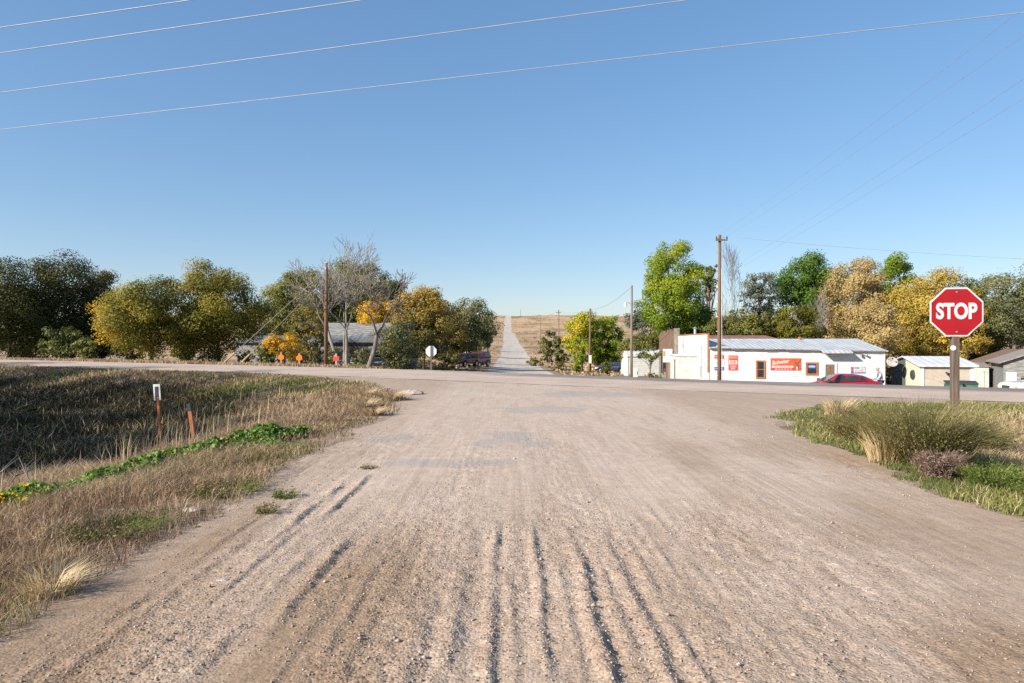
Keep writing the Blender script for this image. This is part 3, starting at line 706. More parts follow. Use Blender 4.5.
# undergrowth that closes the gaps between the trees
UG = ((128, 72, 318, 22, 'dark', 'dark undergrowth between the dark trees and the big olive tree'), (188, 72, 312, 26, 'maple', 'olive undergrowth between the two big olive trees'),
      (252, 80, 308, 22, 'olive', 'dull undergrowth left of the derelict house roof'), (283, 92, 296, 24, 'olive', 'pale olive thicket behind the left end of the house'),
      (335, 96, 290, 26, 'greygreen', 'grey green thicket behind the middle of the house roof'), (375, 100, 290, 24, 'olive', 'olive thicket behind the right end of the house roof'),
      (410, 78, 318, 22, 'rust', 'brown thicket under the rusty gold tree'), (30, 84, 322, 34, 'dark', 'dark thicket under the trees at the left edge'),
      (448, 104, 316, 20, 'greygreen', 'grey thicket behind the brown green tree'))
for px, Y, tp, hw, lf, lb in UG: bush('thicket', lb, 'thicket', px, Y, tp, hw, lf, 22, 1.0, T0)
UG = ((690, 92, 312, 24, 'green', 'green thicket behind the square false front'), (735, 94, 306, 24, 'olive', 'olive thicket under the thin leafless tree'),
      (775, 92, 302, 26, 'maple', 'olive green thicket under the sparse blue green tree'), (815, 90, 304, 26, 'olive', 'olive thicket under the big green rounded tree'),
      (850, 84, 312, 24, 'tan', 'tan thicket under the tall tan orange tree'), (888, 84, 300, 28, 'tan', 'tan thicket between the tan and the amber trees'),
      (925, 78, 306, 28, 'amber', 'amber thicket behind the tan shed roof'), (985, 74, 314, 26, 'maple', 'olive thicket behind the brown brick building'), (1025, 72, 322, 26, 'greygreen', 'grey green thicket behind the grey shed'),
      (633, 104, 338, 22, 'olive', 'olive thicket behind the soft willow'), (608, 102, 346, 20, 'maple', 'green thicket behind the lime poplar tree'), (660, 96, 322, 20, 'greygreen', 'grey green thicket left of the wooden shop top'))
for px, Y, tp, hw, lf, lb in UG: bush('thicket', lb, 'thicket', px, Y, tp, hw, lf, 22, 1.0, T0)

for px, Y, tp, hw, lf, lb in ((303, 57, 340, 19, 'rust', 'tangled brown brush in front of the house left wall'), (318, 60, 334, 14, 'greygreen', 'thin grey brush between the orange marker and the utility pole'),
                              (246, 60, 350, 12, 'greygreen', 'grey brush at the foot of the guy wires'), (362, 57, 346, 14, 'greygreen', 'grey brush behind the sage green bush'), (402, 55, 338, 20, 'rust', 'brown brush right of the grey leafless tree'), (272, 62, 336, 12, 'olive', 'olive brush behind the small yellow tree')):
    bush('brush', lb, 'brush', px, Y, tp, hw, lf, 16, .62, T0)

tree('front_tree', 'thin brownish tree standing before the left half of the house roof', 'tree', 306, 60, 302, 22, 358, 'rust', 26, .75, T0, .3, limbs=14)
tree('front_tree', 'twiggy grey olive tree before the right end of the house roof', 'tree', 396, 57, 312, 22, 362, 'greygreen', 26, .85, T0, .3, limbs=14)
tree('slope_tree', 'olive tree left of the hill road casting shade over it', 'tree', 481, 128, 314, 12, 352, 'olive', 18, 1.1, T0, .3)
tree('slope_tree', 'grey green tree farther up on the left of the hill road', 'tree', 484, 168, 322, 9, 350, 'greygreen', 14, 1.1, T0, .32)
tree('slope_tree', 'small olive tree highest up on the left of the hill road', 'tree', 487, 215, 328, 6, 348, 'olive', 10, 1.1, T0, .32)
# ================================================================ grass and weeds
def grassmat(name, stops):
    return leafmat(name, stops, .3)
M['dry'] = grassmat('dry_grass', [(0, (.16,.10,.062)), (.3, (.30,.20,.125)), (.55, (.42,.30,.185)), (.8, (.55,.42,.245)), (1, (.68,.55,.33))])
M['green_grass'] = grassmat('green_grass', [(0, (.07,.105,.022)), (.5, (.17,.195,.045)), (1, (.33,.30,.10))])
M['ditch_weed'] = grassmat('ditch_weed', [(0, (.022,.024,.010)), (.5, (.055,.046,.020)), (.8, (.12,.085,.035)), (1, (.22,.15,.06))])  # dark weeds, near-black so the colour also carries the ditch shade
def blades(x, y, h, wdt, tint, lean=.35, bend=.0):
    n = len(x); z = zt(x, y)-.01
    a = R.uniform(0, 2*PI, n); ca, sa = np.cos(a), np.sin(a)
    b = R.uniform(0, 2*PI, n); l = np.abs(R.normal(0, lean, n))*h
    tx, ty = x+np.cos(b)*l+bend*h, y+np.sin(b)*l
    mx, my = x+np.cos(b)*l*.3+bend*h*.3, y+np.sin(b)*l*.3
    hw = wdt/2
    V = np.stack([np.stack([x-ca*hw, y-sa*hw, z], 1), np.stack([x+ca*hw, y+sa*hw, z], 1),
                  np.stack([mx+ca*hw*.8, my+sa*hw*.8, z+h*.6], 1), np.stack([tx, ty, z+h], 1), np.stack([mx-ca*hw*.8, my-sa*hw*.8, z+h*.6], 1)], 1)
    base = 5*np.arange(n)[:,None]
    quads = base+np.array([[0,1,2,4]]); tris = base+np.array([[4,2,3]])
    return V.reshape(-1, 3), quads, tris, np.repeat(tint, 5)
def blade_obj(name, V, quads, tris, tint, mat):
    me = bpy.data.meshes.new(name)
    V = V.astype(np.float32); nq, n3 = len(quads), len(tris)
    me.vertices.add(len(V)); me.vertices.foreach_set('co', V.ravel())
    li = np.concatenate([quads.ravel(), tris.ravel()]).astype(np.int32)
    me.loops.add(len(li)); me.loops.foreach_set('vertex_index', li)
    me.polygons.add(nq+n3)
    me.polygons.foreach_set('loop_start', np.concatenate([np.arange(nq)*4, nq*4+np.arange(n3)*3]).astype(np.int32))
    me.update(calc_edges=True)
    at_ = me.attributes.new('tint', 'FLOAT', 'POINT'); at_.data.foreach_set('value', tint.astype(np.float32))
    return add(name, me, mat)
def polar(n, r0, r1, a0, a1):
    r = np.exp(R.uniform(np.log(r0), np.log(r1), n)); a = np.radians(R.uniform(a0, a1, n))
    return np.sin(a)*r, np.cos(a)*r, r
def near_grass(n, a0, a1, r0=3.0, r1=62):
    x, y, r = polar(n, r0, r1, a0, a1)
    d = rdist(x, y); s = across(x, y)
    dn = fbm(x*.9, y*.9, 131, 4)
    k = (d > .05+.45*fbm(x*.9, y*.9, 71)+.22*fbm(x*4, y*4, 72)) & (s < -3.7)
    k &= R.random(n) < np.clip(.25+.6*(x > .9)+sst(0, 1.0, d)*.75, 0, 1)*np.clip(.72+1.3*dn+.3*(x > .9), .12, 1)
    return x[k], y[k], r[k], d[k], s[k]
x, y, r, d, s = near_grass(520000, -52, -2)
x2, y2, r2, d2, s2 = near_grass(230000, 14, 50)
x = np.concatenate([x, x2]); y = np.concatenate([y, y2]); r = np.concatenate([r, r2]); d = np.concatenate([d, d2]); s = np.concatenate([s, s2])
left = x < .9
gn = fbm(x*.32, y*.32, 111, 4); gf = fbm(x*1.8, y*1.8, 115, 3)
ditch = sst(3.2, 6.5, d)*sst(-4.5, -9, s)*left                    # tall dead stems in the bottom
corner = np.exp(-(((x+9)/6)**2+((y-25)/6)**2))*left                # greener shoulder at the corner
tip = (1-sst(.8, 2.2, d))*(~left)                                 # green fringe of the right hand island
bank = sst(-12, -5, s)*left
h = .10+.10*sst(.2, 2, d)+.15*ditch*np.clip(.6+gf, .2, 1.6)+.05*gf
h = np.maximum(h*R.uniform(.55, 1.3, len(x)), .035)*(1+.1*sst(8, 30, r))
pg = np.clip(.16+.9*gn+1.5*corner*(gn+.38)+1.25*tip-.22*(~left)+.25*bank-.35*ditch, 0, .92)
isg = R.random(len(x)) < pg
damp = sst(2.6, 4.6, d+.9*gf)*sst(-4.8, -7.5, s+1.5*gn)*left*sst(-5.5, -8.5, x)*sst(12, 17, y-.25*x)  # same painted-shade area, here choosing the darkened weeds
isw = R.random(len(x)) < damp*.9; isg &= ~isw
tint = np.clip(.38+.42*gf+.28*R.normal(0, .5, len(x))+.22*ditch*(.4+R.random(len(x)))-.02*left*(1-sst(2.5, 4, d))+.24*(~left)+.10*corner, 0, 1)
wd = np.maximum(.0045, .00105*r)*R.uniform(.7, 1.3, len(x))
for nm, sel, mt, lb in (('dry_grass', ~isg & ~isw, 'dry', 'dry brown and straw grass covering the ditch and verges'), ('green_grass', isg, 'green_grass', 'patches of green grass on the verges beside the dirt road'), ('shade_dark_weeds', isw, 'ditch_weed', 'dark low weeds in the left ditch, darkened further to paint in its shade')):
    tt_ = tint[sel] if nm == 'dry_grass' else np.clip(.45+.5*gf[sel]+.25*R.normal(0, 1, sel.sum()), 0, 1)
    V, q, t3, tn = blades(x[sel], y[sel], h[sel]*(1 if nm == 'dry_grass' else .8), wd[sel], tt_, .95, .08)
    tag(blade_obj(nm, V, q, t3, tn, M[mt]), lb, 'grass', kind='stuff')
# tall straw stems with seed heads in the ditch
n = 520
x, y, r = polar(n*5, 7, 26, -46, -17); d = rdist(x, y); s = across(x, y)
k = (d > 2.4) & (d < 6.5) & (s < -7) & (fbm(x*.7, y*.7, 141) > -.05); x, y, r = x[k][:n], y[k][:n], r[k][:n]; n = len(x)
V, q, t3, tn = blades(x, y, R.uniform(.3, .72, n), np.maximum(.006, .0009*r), np.clip(R.normal(.74, .2, n), 0, 1), .22, .08)
tag(blade_obj('tall_straw', V, q, t3, tn, M['dry']), 'tall pale straw stalks standing in the ditch', 'grass', kind='stuff')
# dry grass strip on the far side of the highway
n = 30000
t_ = R.uniform(-70, 40, n); s = 3.6+np.abs(R.normal(0, 1, n))*2.2; x = t_*HX+s*NX; y = 31.5+t_*HY+s*NY
k = (rdist(x, y) > .1) & (y > 20); x, y, t_, s = x[k], y[k], t_[k], s[k]; n = len(x)
V, q, t3, tn = blades(x, y, R.uniform(.06, .30, n)*(1-.5*sst(-12, 4, x)), np.full(n, .045), np.clip(.5+.4*fbm(x*.5, y*.5, 151)+.2*R.normal(0, 1, n), 0, 1), .4)
tag(blade_obj('verge_grass', V, q, t3, tn, M['dry']), 'dry pale grass along the far edge of the highway', 'grass', kind='stuff')
# scrub and tussocks on the hill
n = 13000
y = np.exp(R.uniform(np.log(75), np.log(850), n)); x = R.uniform(-.42, .75, n)*y*.9
k = (rdist(x, y) > 1.2) & (fbm(x*.03, y*.03, 161) > -.12); x, y = x[k], y[k]; n = len(x)
sz = R.uniform(.3, 1.0, n)*(.5+.0022*y)
C = np.stack([x, y, zt(x, y)+sz*.18], 1)
C3 = np.repeat(C, 4, 0)+R.normal(0, 1, (4*n, 3))*np.repeat(sz, 4)[:,None]*np.array([.5, .5, .16])
V, q = leaf_quads(C3, np.repeat(sz, 4)*.75)
M['scrub'] = leafmat('hill_scrub', [(0, (.10,.08,.035)), (.3, (.21,.15,.075)), (.6, (.36,.25,.14)), (1, (.50,.37,.22))], .2)
tag(add('hill_scrub', np_mesh('hill_scrub', V, q, {'tint': np.repeat(np.clip(np.repeat(R.normal(.5, .25, n), 4)+.5*np.repeat(fbm(x*.02, y*.02, 163), 4), 0, 1), 4)}), M['scrub']),
    'dry scrub and tussocks covering the grass hill', 'scrub', kind='stuff')

# trailing green vine on the near bank of the left ditch
n = 21000
u = R.random(n); cx = -6.9+3.2*u+.16*np.sin(u*19); cy = 7.4+4.7*u+.25*np.sin(u*11+1)
wv = .17+.15*np.abs(fbm(u*9, u*0, 171))
wv = wv*sst(1.04, .80, u)*2.3*(.55+.9*np.clip(.5+fbm(u*14, u*0+4, 178), 0, 1))
off = R.normal(0, 1, n)*wv*.85; x = cx-off*.8; y = cy+off*.6
k = fbm(x*2.4, y*2.4, 173) > -.42; x, y, u, off = x[k], y[k], u[k], off[k]; n = len(x)
z = zt(x, y)+.05+.34*R.random(n)**.8*np.exp(-(off/.55)**2)*(.28+.6*np.clip(.5+fbm(x*3, y*3, 179), 0, 1))
V, q = leaf_quads(np.stack([x, y, z], 1), R.uniform(.045, .095, n), .8)
M['vine'] = leafmat('vine_leaf', [(0, (.075,.14,.022)), (.5, (.18,.28,.05)), (.78, (.36,.44,.16)), (.88, (.66,.46,.03)), (1, (.74,.42,.03))], .35)
tv = np.clip(R.random(n)*.74, 0, .76); yl = R.random(n) < (.012+.62*sst(.36, .18, u)*(fbm(x*2, y*2, 177) > -.2)); tv[yl] = R.uniform(.86, 1, yl.sum())
o = add('ground_vine', np_mesh('ground_vine', V, q, {'tint': np.repeat(tv, 4)}), M['vine'])
tag(o, 'trailing green vine with yellowing end along the left ditch bank', 'vine', kind='stuff')

def stalk_clump(name, label, x, y, n, rad, h, mat, tmean, cat='weed', spread=.55, leafy=0, leafm=None, wd=.007, tsd=.2, splay=.5, seed=0):
    z = zp(x, y); root = thing(name, label, cat, (x, y, z))
    a = R.uniform(0, 2*PI, n); rr = np.sqrt(R.random(n))*rad*.45
    bx, by = np.cos(a)*rr, np.sin(a)*rr
    hh = h*R.uniform(.5, 1.05, n)*(1-.35*(rr/rad)); sp = splay*rad*(R.random(n)*.7+.3)
    a2 = a+R.normal(0, .5, n)
    m_ = np.stack([bx+np.cos(a2)*sp*.45, by+np.sin(a2)*sp*.45, hh*.62], 1); t_ = np.stack([bx+np.cos(a2)*sp*1.25, by+np.sin(a2)*sp*1.25, hh], 1)
    b_ = np.stack([bx, by, np.full(n, -.03)], 1)
    w_ = np.stack([-np.sin(a2+.9), np.cos(a2+.9), np.zeros(n)], 1)*wd/2
    V = np.stack([b_-w_, b_+w_, m_+w_, t_, m_-w_], 1).reshape(-1, 3)
    b0 = 5*np.arange(n)[:,None]
    tint = np.repeat(np.clip(R.normal(tmean, tsd, n), 0, 1), 5)
    o = blade_obj('stalks', V, b0+np.array([[0,1,2,4]]), b0+np.array([[4,2,3]]), tint, M[mat]); o.parent = root
    if leafy:
        k = R.integers(0, n, leafy); f = R.uniform(.2, .80, leafy)[:,None]
        Pn = np.where(f < .6, b_[k]+(m_[k]-b_[k])*(f/.6), m_[k]+(t_[k]-m_[k])*((f-.6)/.4))+R.normal(0, .025, (leafy, 3))
        Pn[:,2] = np.maximum(Pn[:,2], .01)
        V, q = leaf_quads(Pn, R.uniform(.018, .045, leafy)*(1.0 if h > .3 else .8), .45)
        add('leaves', np_mesh('leaves', V, q, {'tint': np.repeat(np.clip(R.normal(.5, .25, leafy), 0, 1), 4)}), leafm or LEAF['cedar'], root)
    return root
M['weed'] = grassmat('weed_stalk', [(0, (.07,.075,.022)), (.4, (.16,.15,.05)), (.7, (.30,.24,.10)), (1, (.50,.40,.20))])
M['mauve'] = grassmat('mauve_weed', [(0, (.13,.08,.06)), (.5, (.25,.165,.13)), (1, (.38,.27,.20))])
LEAF['weed'] = leafmat('weed_leaf', [(0, (.08,.085,.025)), (.5, (.19,.175,.06)), (1, (.36,.29,.12))], .3)
LEAF['mauve'] = leafmat('mauve_leaf', [(0, (.13,.085,.065)), (.5, (.24,.165,.13)), (1, (.36,.26,.19))], .3)
LEAF['herb'] = leafmat('herb_leaf', [(0, (.04,.08,.014)), (.5, (.10,.165,.025)), (1, (.24,.26,.06))], .4)
stalk_clump('weed_bush', 'big feathery olive weed bush in front of the stop sign post', 5.5, 9.2, 2400, 1.0, 1.0, 'weed', .5, leafy=9000, leafm=LEAF['weed'], splay=.75)
stalk_clump('weed_bush', 'olive weed bush right behind the stop sign post', 7.6, 11.3, 1000, .8, .55, 'weed', .45, leafy=5200, leafm=LEAF['weed'], splay=.75)
stalk_clump('weed_bush', 'feathery tan weed bush left of the stop sign', 5.9, 11.2, 1200, .95, .6, 'weed', .6, leafy=5200, leafm=LEAF['weed'], splay=.7)
stalk_clump('weed_bush', 'low mauve brown weed at the road edge of the right verge', 5.05, 8.1, 560, .30, .38, 'mauve', .5, leafy=3600, leafm=LEAF['mauve'], splay=.8)
stalk_clump('grass_tuft', 'pale straw grass tuft left of the big weed bush', 4.95, 9.1, 260, .36, .55, 'dry', .88, wd=.009, tsd=.1, splay=.7)
stalk_clump('grass_tuft', 'straw grass tuft on the far tip of the right verge', 7.0, 14.6, 300, .45, .5, 'dry', .82, wd=.014, tsd=.12, splay=.7)
for i, (x, y, n, rd_, h_) in enumerate(((5.35, 7.6, 260, .40, .34), (5.9, 7.9, 300, .45, .38), (5.45, 7.0, 240, .34, .26), (6.2, 7.2, 260, .42, .34))):
    stalk_clump('green_weed', ['leafy green weed just right of the mauve weed', 'leafy green weed under the big weed bush', 'low green weed nearest to the road on the right verge', 'leafy green weed at the right edge of the photo'][i],
                x, y, n, rd_, h_, 'green_grass', .6, leafy=1900, leafm=LEAF['herb'], splay=.8)
stalk_clump('green_weed', 'small reddish green weed on the gravel nearest to the camera at left', -2.28, 6.35, 60, .13, .10, 'weed', .4, leafy=260, leafm=LEAF['weed'], wd=.005, splay=.9)
stalk_clump('green_weed', 'small green weed on the gravel farther along the left edge', -2.33, 7.0, 70, .16, .09, 'weed', .3, leafy=280, leafm=LEAF['herb'], wd=.005, splay=.9)
stalk_clump('green_weed', 'flat tiny weed in the left wheel rut', -1.82, 8.6, 50, .14, .05, 'weed', .3, leafy=160, leafm=LEAF['weed'], wd=.005, splay=.9)
for i, (x, y, h_, rd_) in enumerate(((-3.3, 18.6, .34, .5), (-3.6, 16.6, .30, .45), (-3.0, 14.8, .22, .35), (-4.4, 20.2, .34, .55))):
    stalk_clump('grass_tuft', ['straw tuft at the tip of the left verge', 'pale straw tuft halfway along the left verge edge', 'low straw tuft on the left road edge', 'straw tuft behind the tip of the left verge'][i], x, y, 320, rd_, h_, 'dry', .75, wd=.015, tsd=.15, splay=.8)
stalk_clump('grass_tuft', 'pale dry grass tuft at the lower left road edge', -2.95, 4.35, 260, .26, .22, 'dry', .85, wd=.006, tsd=.1, splay=.9)
stalk_clump('green_weed', 'dark green weed patch on the lower left bank', -3.35, 5.7, 300, .5, .16, 'green_grass', .3, leafy=1500, leafm=LEAF['cedar'], splay=.9)
stalk_clump('green_weed', 'green weed patch on the left bank above the road edge', -3.0, 7.2, 240, .45, .14, 'green_grass', .35, leafy=1200, leafm=LEAF['cedar'], splay=.9)
# bare fallen branches in the ditch at the left edge
root = thing('dead_branch', 'grey dead branches lying in the ditch at the left edge', 'branch', (-7.6, 10.2, zp(-7.6, 10.2)))
mb = MB(); rnd = random.Random(4)
for i in range(9):
    a = rnd.uniform(0, PI); p = Vector((rnd.uniform(-.9,.9), rnd.uniform(-.5,.5), .02)); L = rnd.uniform(.6, 1.3)
    d_ = Vector((math.cos(a), math.sin(a)*.4, rnd.uniform(.15, .9))).normalized(); q_ = p+d_*L*.55+Vector((0,0,rnd.uniform(-.05,.1))); e = q_+(d_+Vector((rnd.uniform(-.5,.5),0,rnd.uniform(-.4,.2))))*L*.5
    mb.tube([p, q_, e], [.016, .011, .005], 5)
    mb.tube([q_, q_+(d_+Vector((.5,0,.3)))*L*.3], [.008, .004], 4)
mb.build('branch', M['grey_bark'], root, True)
# a few stones that stand out at the left verge and in the road
for i, (x, y, sx, lb) in enumerate(((-3.0, 20.6, .34, 'flat pale stone at the tip of the left verge'), (-1.93, 4.55, .05, 'pale stone in the lower left wheel track'), (-3.02, 6.45, .09, 'half buried stone at the edge of the left bank'))):
    mb = MB(); mb.blob((0, 0, 0), sx, sx*.6, sx*.34, 9, 6)
    rnd = random.Random(i); mb.v = [tuple(c_*rnd.uniform(.82, 1.15) for c_ in v) for v in mb.v]
    o = mb.build('stone', M['rock']); o.location = (x, y, zp(x, y)+sx*.12); tag(o, lb, 'stone')
# ================================================================ buildings
M['white_board'] = pm('white_clapboard_paint', (.37,.365,.35), (.60,.60,.595), 2.6, .65, bmp=.15, st=(.5,1,4), lo=.28, hi=.46)
M['white_stucco'] = pm('offwhite_panel', (.42,.41,.385), (.54,.53,.50), 3, .75, bmp=.2)
M['weathered'] = pm('weathered_boards', (.14,.115,.10), (.34,.30,.27), 6, .9, bmp=.5, st=(3,3,.5), lo=.3, hi=.7)
M['weathered_pale'] = pm('weathered_grey_boards', (.10,.10,.095), (.36,.35,.33), 3.5, .9, bmp=.4, st=(.5,1,3), lo=.35, hi=.7)
M['brown_board'] = pm('old_brown_boards', (.10,.06,.04), (.24,.155,.11), 5, .9, bmp=.5, st=(3,3,.5))
M['dark_room'] = pm('dark_interior', (.012,.011,.01), (.03,.027,.025), 3, .9)
M['tan_panel'] = pm('tan_panel', (.40,.345,.27), (.48,.42,.335), 2.5, .7)
M['cream_panel'] = pm('cream_panel', (.56,.48,.35), (.66,.57,.43), 2.5, .7)
M['slate_panel'] = pm('dark_green_grey_panel', (.085,.095,.085), (.13,.14,.125), 2.5, .7)
M['pale_green'] = pm('pale_green_boards', (.34,.38,.34), (.45,.48,.43), 3, .8)
M['pale_metal'] = pm('pale_metal_cladding', (.42,.44,.41), (.55,.56,.53), 2, .6, bmp=.1)
M['dumpster'] = pm('green_steel', (.03,.10,.065), (.06,.16,.105), 5, .6)
M['dark_lid'] = pm('dark_plastic_lid', (.03,.035,.035), (.055,.06,.06), 4, .6)
def corr(name, c1, c2, freq, metal=.25, rough=.5, rust=None):
    m, t = nt(name); o = objc(t); sx = N(t, 'ShaderNodeSeparateXYZ'); t.links.new(o, sx.inputs[0])
    mu = N(t, 'ShaderNodeMath', operation='MULTIPLY'); mu.inputs[1].default_value = freq; t.links.new(sx.outputs[0], mu.inputs[0])
    si = N(t, 'ShaderNodeMath', operation='SINE'); t.links.new(mu.outputs[0], si.inputs[0])
    n = noise(t, .9, 6, .7, stretch(t, o, (2.2, .5, 1)))
    c = ramp(t, n.outputs['Fac'], [(.35, c1), (.65, c2)]).outputs[0]
    if rust:
        n2 = noise(t, 1.6, 6, .7, o); c = mixc(t, ramp(t, n2.outputs['Fac'], [(.5, 0), (.62, .9)]).outputs[0], c, rust)
    bsdf(t, c, rough, metal, .4, bump(t, si.outputs[0], .4, .02)); return m
M['roof_metal'] = corr('corrugated_roof', (.36,.385,.39), (.53,.545,.545), 2*PI/.32, .05, .65)
M['roof_white'] = corr('white_roof_sheet', (.52,.53,.53), (.64,.645,.64), 2*PI/.5, .05)
M['roof_rust'] = corr('rusty_roof', (.20,.10,.065), (.30,.16,.10), 2*PI/.3, .1, .8, (.15,.07,.045))
def brickmat(name, c1, c2, mortar, scale):
    m, t = nt(name); b = N(t, 'ShaderNodeTexBrick'); b.inputs['Scale'].default_value = scale
    b.inputs['Color1'].default_value = rgba(c1); b.inputs['Color2'].default_value = rgba(c2); b.inputs['Mortar'].default_value = rgba(mortar)
    o = objc(t); sx = N(t, 'ShaderNodeSeparateXYZ'); cb = N(t, 'ShaderNodeCombineXYZ'); t.links.new(o, sx.inputs[0])
    t.links.new(sx.outputs[0], cb.inputs[0]); t.links.new(sx.outputs[2], cb.inputs[1]); t.links.new(cb.outputs[0], b.inputs['Vector'])
    n = noise(t, 1.3, 5, .6, o); c = mixc(t, ramp(t, n.outputs['Fac'], [(.4, 0), (.6, .7)]).outputs[0], b.outputs['Color'], (.11,.07,.05))
    bsdf(t, c, .9, 0, .2, bump(t, b.outputs['Fac'], -.4, .01)); return m
M['brick'] = brickmat('old_brown_brick', (.12,.055,.038), (.17,.095,.068), (.15,.115,.095), 3.0)
m, t = nt('grey_shingles'); o = objc(t)
n1 = noise(t, 3.5, 6, .7, stretch(t, o, (.6, 1.6, 1))); n2 = noise(t, .6, 4, .6, o)
c = ramp(t, n1.outputs['Fac'], [(.3, (.06,.068,.075)), (.5, (.135,.15,.16)), (.72, (.25,.265,.275))]).outputs[0]
c = mixc(t, ramp(t, n2.outputs['Fac'], [(.5, 0), (.62, .7)]).outputs[0], c, (.12,.115,.10))
bsdf(t, c, .9, 0, .2, bump(t, n1.outputs['Fac'], .6, .03)); M['shingle'] = m

def clapboards(mb, x0, x1, z0, z1, y, step=.19, axis='x', out=.016):
    """lapped boards standing proud of a wall; axis x: wall along x facing -y; axis y: wall along y facing -x"""
    z = z0
    while z < z1-1e-6:
        zt_ = min(z+step, z1)
        if axis == 'x':
            mb.poly([(x0,y-out,z),(x1,y-out,z),(x1,y-.003,zt_),(x0,y-.003,zt_)]); mb.poly([(x0,y,z),(x1,y,z),(x1,y-out,z),(x0,y-out,z)])
        else:
            mb.poly([(y-out,x1,z),(y-out,x0,z),(y-.003,x0,zt_),(y-.003,x1,zt_)]); mb.poly([(y,x1,z),(y,x0,z),(y-out,x0,z),(y-out,x1,z)])
        z = zt_
def window(root, x0, x1, z0, z1, y, fmat, fw=.09, bars=((.5, None),), name='window', glass='glass', out=.05):
    mb = MB()
    mb.box(x0, x1, y-out, y-.002, z0, z0+fw); mb.box(x0, x1, y-out, y-.002, z1-fw, z1)
    mb.box(x0, x0+fw, y-out, y-.002, z0+fw, z1-fw); mb.box(x1-fw, x1, y-out, y-.002, z0+fw, z1-fw)
    w_ = mb.build(name, fmat, root)
    MB().box(x0+fw, x1-fw, y-.025, y-.004, z0+fw, z1-fw).build('pane', M[glass], w_)
    b = MB()
    for fz, fx in bars:
        if fz is not None: zc = z0+(z1-z0)*fz; b.box(x0+fw, x1-fw, y-.04, y-.026, zc-.025, zc+.025)
        if fx is not None: xc = x0+(x1-x0)*fx; b.box(xc-.02, xc+.02, y-.04, y-.026, z0+fw, z1-fw)
    if b.v: b.build('sash_bar', fmat, w_)
    return w_

FONT_DG = None
def text_mesh(name, body, size, mat, parent, loc, rot=(PI/2, 0, 0), sx=1.0, bold=.0, depth=.002, shear=0., fit=None):
    cu = bpy.data.curves.new(name, 'FONT'); cu.body = body; cu.size = size; cu.align_x = 'CENTER'; cu.align_y = 'CENTER'
    cu.extrude = depth; cu.offset = bold; cu.shear = shear
    ob = bpy.data.objects.new(name+'_curve', cu); COL.objects.link(ob)
    dg = bpy.context.evaluated_depsgraph_get(); me = bpy.data.meshes.new_from_object(ob.evaluated_get(dg)); me.name = name
    bpy.data.objects.remove(ob)
    co_ = np.array([v.co for v in me.vertices]); mn, mx = co_.min(0), co_.max(0)
    k = np.array([sx, 1, 1])
    if fit: k = np.array([fit[0]/(mx[0]-mn[0]), fit[1]/(mx[1]-mn[1]), 1])
    co_ = (co_-np.array([(mn[0]+mx[0])/2, (mn[1]+mx[1])/2, 0]))*k
    me.vertices.foreach_set('co', co_.astype(np.float32).ravel()); me.update()
    me.materials.clear()
    o = add(name, me, mat, parent); o.location = loc; o.rotation_euler = rot
    return o

# ---------------------------------------------------------------- the white store
TH = math.radians(6); c6, s6 = math.cos(TH), math.sin(TH)
SX, SY, SZ = 13.6, 47.2, -1.9
def W(px, py, y=0.):
    """store wall coordinates (along the front, height above the lot) of a point seen on the front wall"""
    a = (px-512)/F; ox, oy = SX+y*s6, SY+y*c6
    t_ = (a*oy-ox)/(c6+a*s6); Y = oy-t_*s6
    return t_, EYE-(py-341.5)/F*Y-SZ
def store_world(x, y, z): return Vector((SX+x*c6+y*s6, SY-x*s6+y*c6, SZ+z))
L = 11.5
st = thing('store_building', 'long white clapboard store with a grey metal roof and a square false front', 'store', (SX, SY, SZ), -TH)
mb = MB()
mb.prism([(0,0,-.4),(0,0,2.98),(0,5,3.50),(0,10,2.9),(0,10,-.4)], (L,0,0))
mb.v = [(v[0], v[1], v[2]-(.2*v[0]/L if v[2] > 1 and v[1] < 1 else 0)) for v in mb.v]
clapboards(mb, 0, L, -.4, 2.87, 0)
mb.box(-.01, L, -.014, -.001, 2.87, 2.9)
mb.build('wall', M['white_board'], st)
mb = MB(); mb.box(L-.01, L+.09, -.03, .09, -.4, 2.86); mb.build('corner_board', M['white_paint'], st)
# front slope of the roof, patched and slightly wavy
n1, n2 = 47, 7; V = []; Fq_ = []
for side in (0, 1):
    for j in range(n2):
        for i in range(n1):
            x = -.0+i/(n1-1)*(L+.22); f = j/(n2-1)
            y = -.22+f*5.22 if side == 0 else -.22+f*5.22
            z = (3.07-.2*x/L+.01)+(3.70-3.07+.2*x/L)*f*1.0+.008*math.sin(x*1.7+j)*(f < .9)+.004*math.sin(x*5.1+2*j)
            V.append((x, y, z+(.0 if side == 0 else -.07)))
def g_(s, j, i): return s*n1*n2+j*n1+i
for j in range(n2-1):
    for i in range(n1-1):
        Fq_.append((g_(0,j,i),g_(0,j,i+1),g_(0,j+1,i+1),g_(0,j+1,i))); Fq_.append((g_(1,j,i),g_(1,j+1,i),g_(1,j+1,i+1),g_(1,j,i+1)))
for i in range(n1-1): Fq_.append((g_(0,0,i),g_(1,0,i),g_(1,0,i+1),g_(0,0,i+1)))
for j in range(n2-1): Fq_.append((g_(0,j,n1-1),g_(1,j,n1-1),g_(1,j+1,n1-1),g_(0,j+1,n1-1))); Fq_.append((g_(0,j,0),g_(0,j+1,0),g_(1,j+1,0),g_(1,j,0)))
mb = MB(); mb.v = V; mb.f = Fq_
mb.prism([(0,5.01,3.70),(0,10.3,3.05),(0,10.3,2.99),(0,5.01,3.63)], (L+.2,0,0))
rf = mb.build('roof', M['roof_metal'], st)
mb = MB()
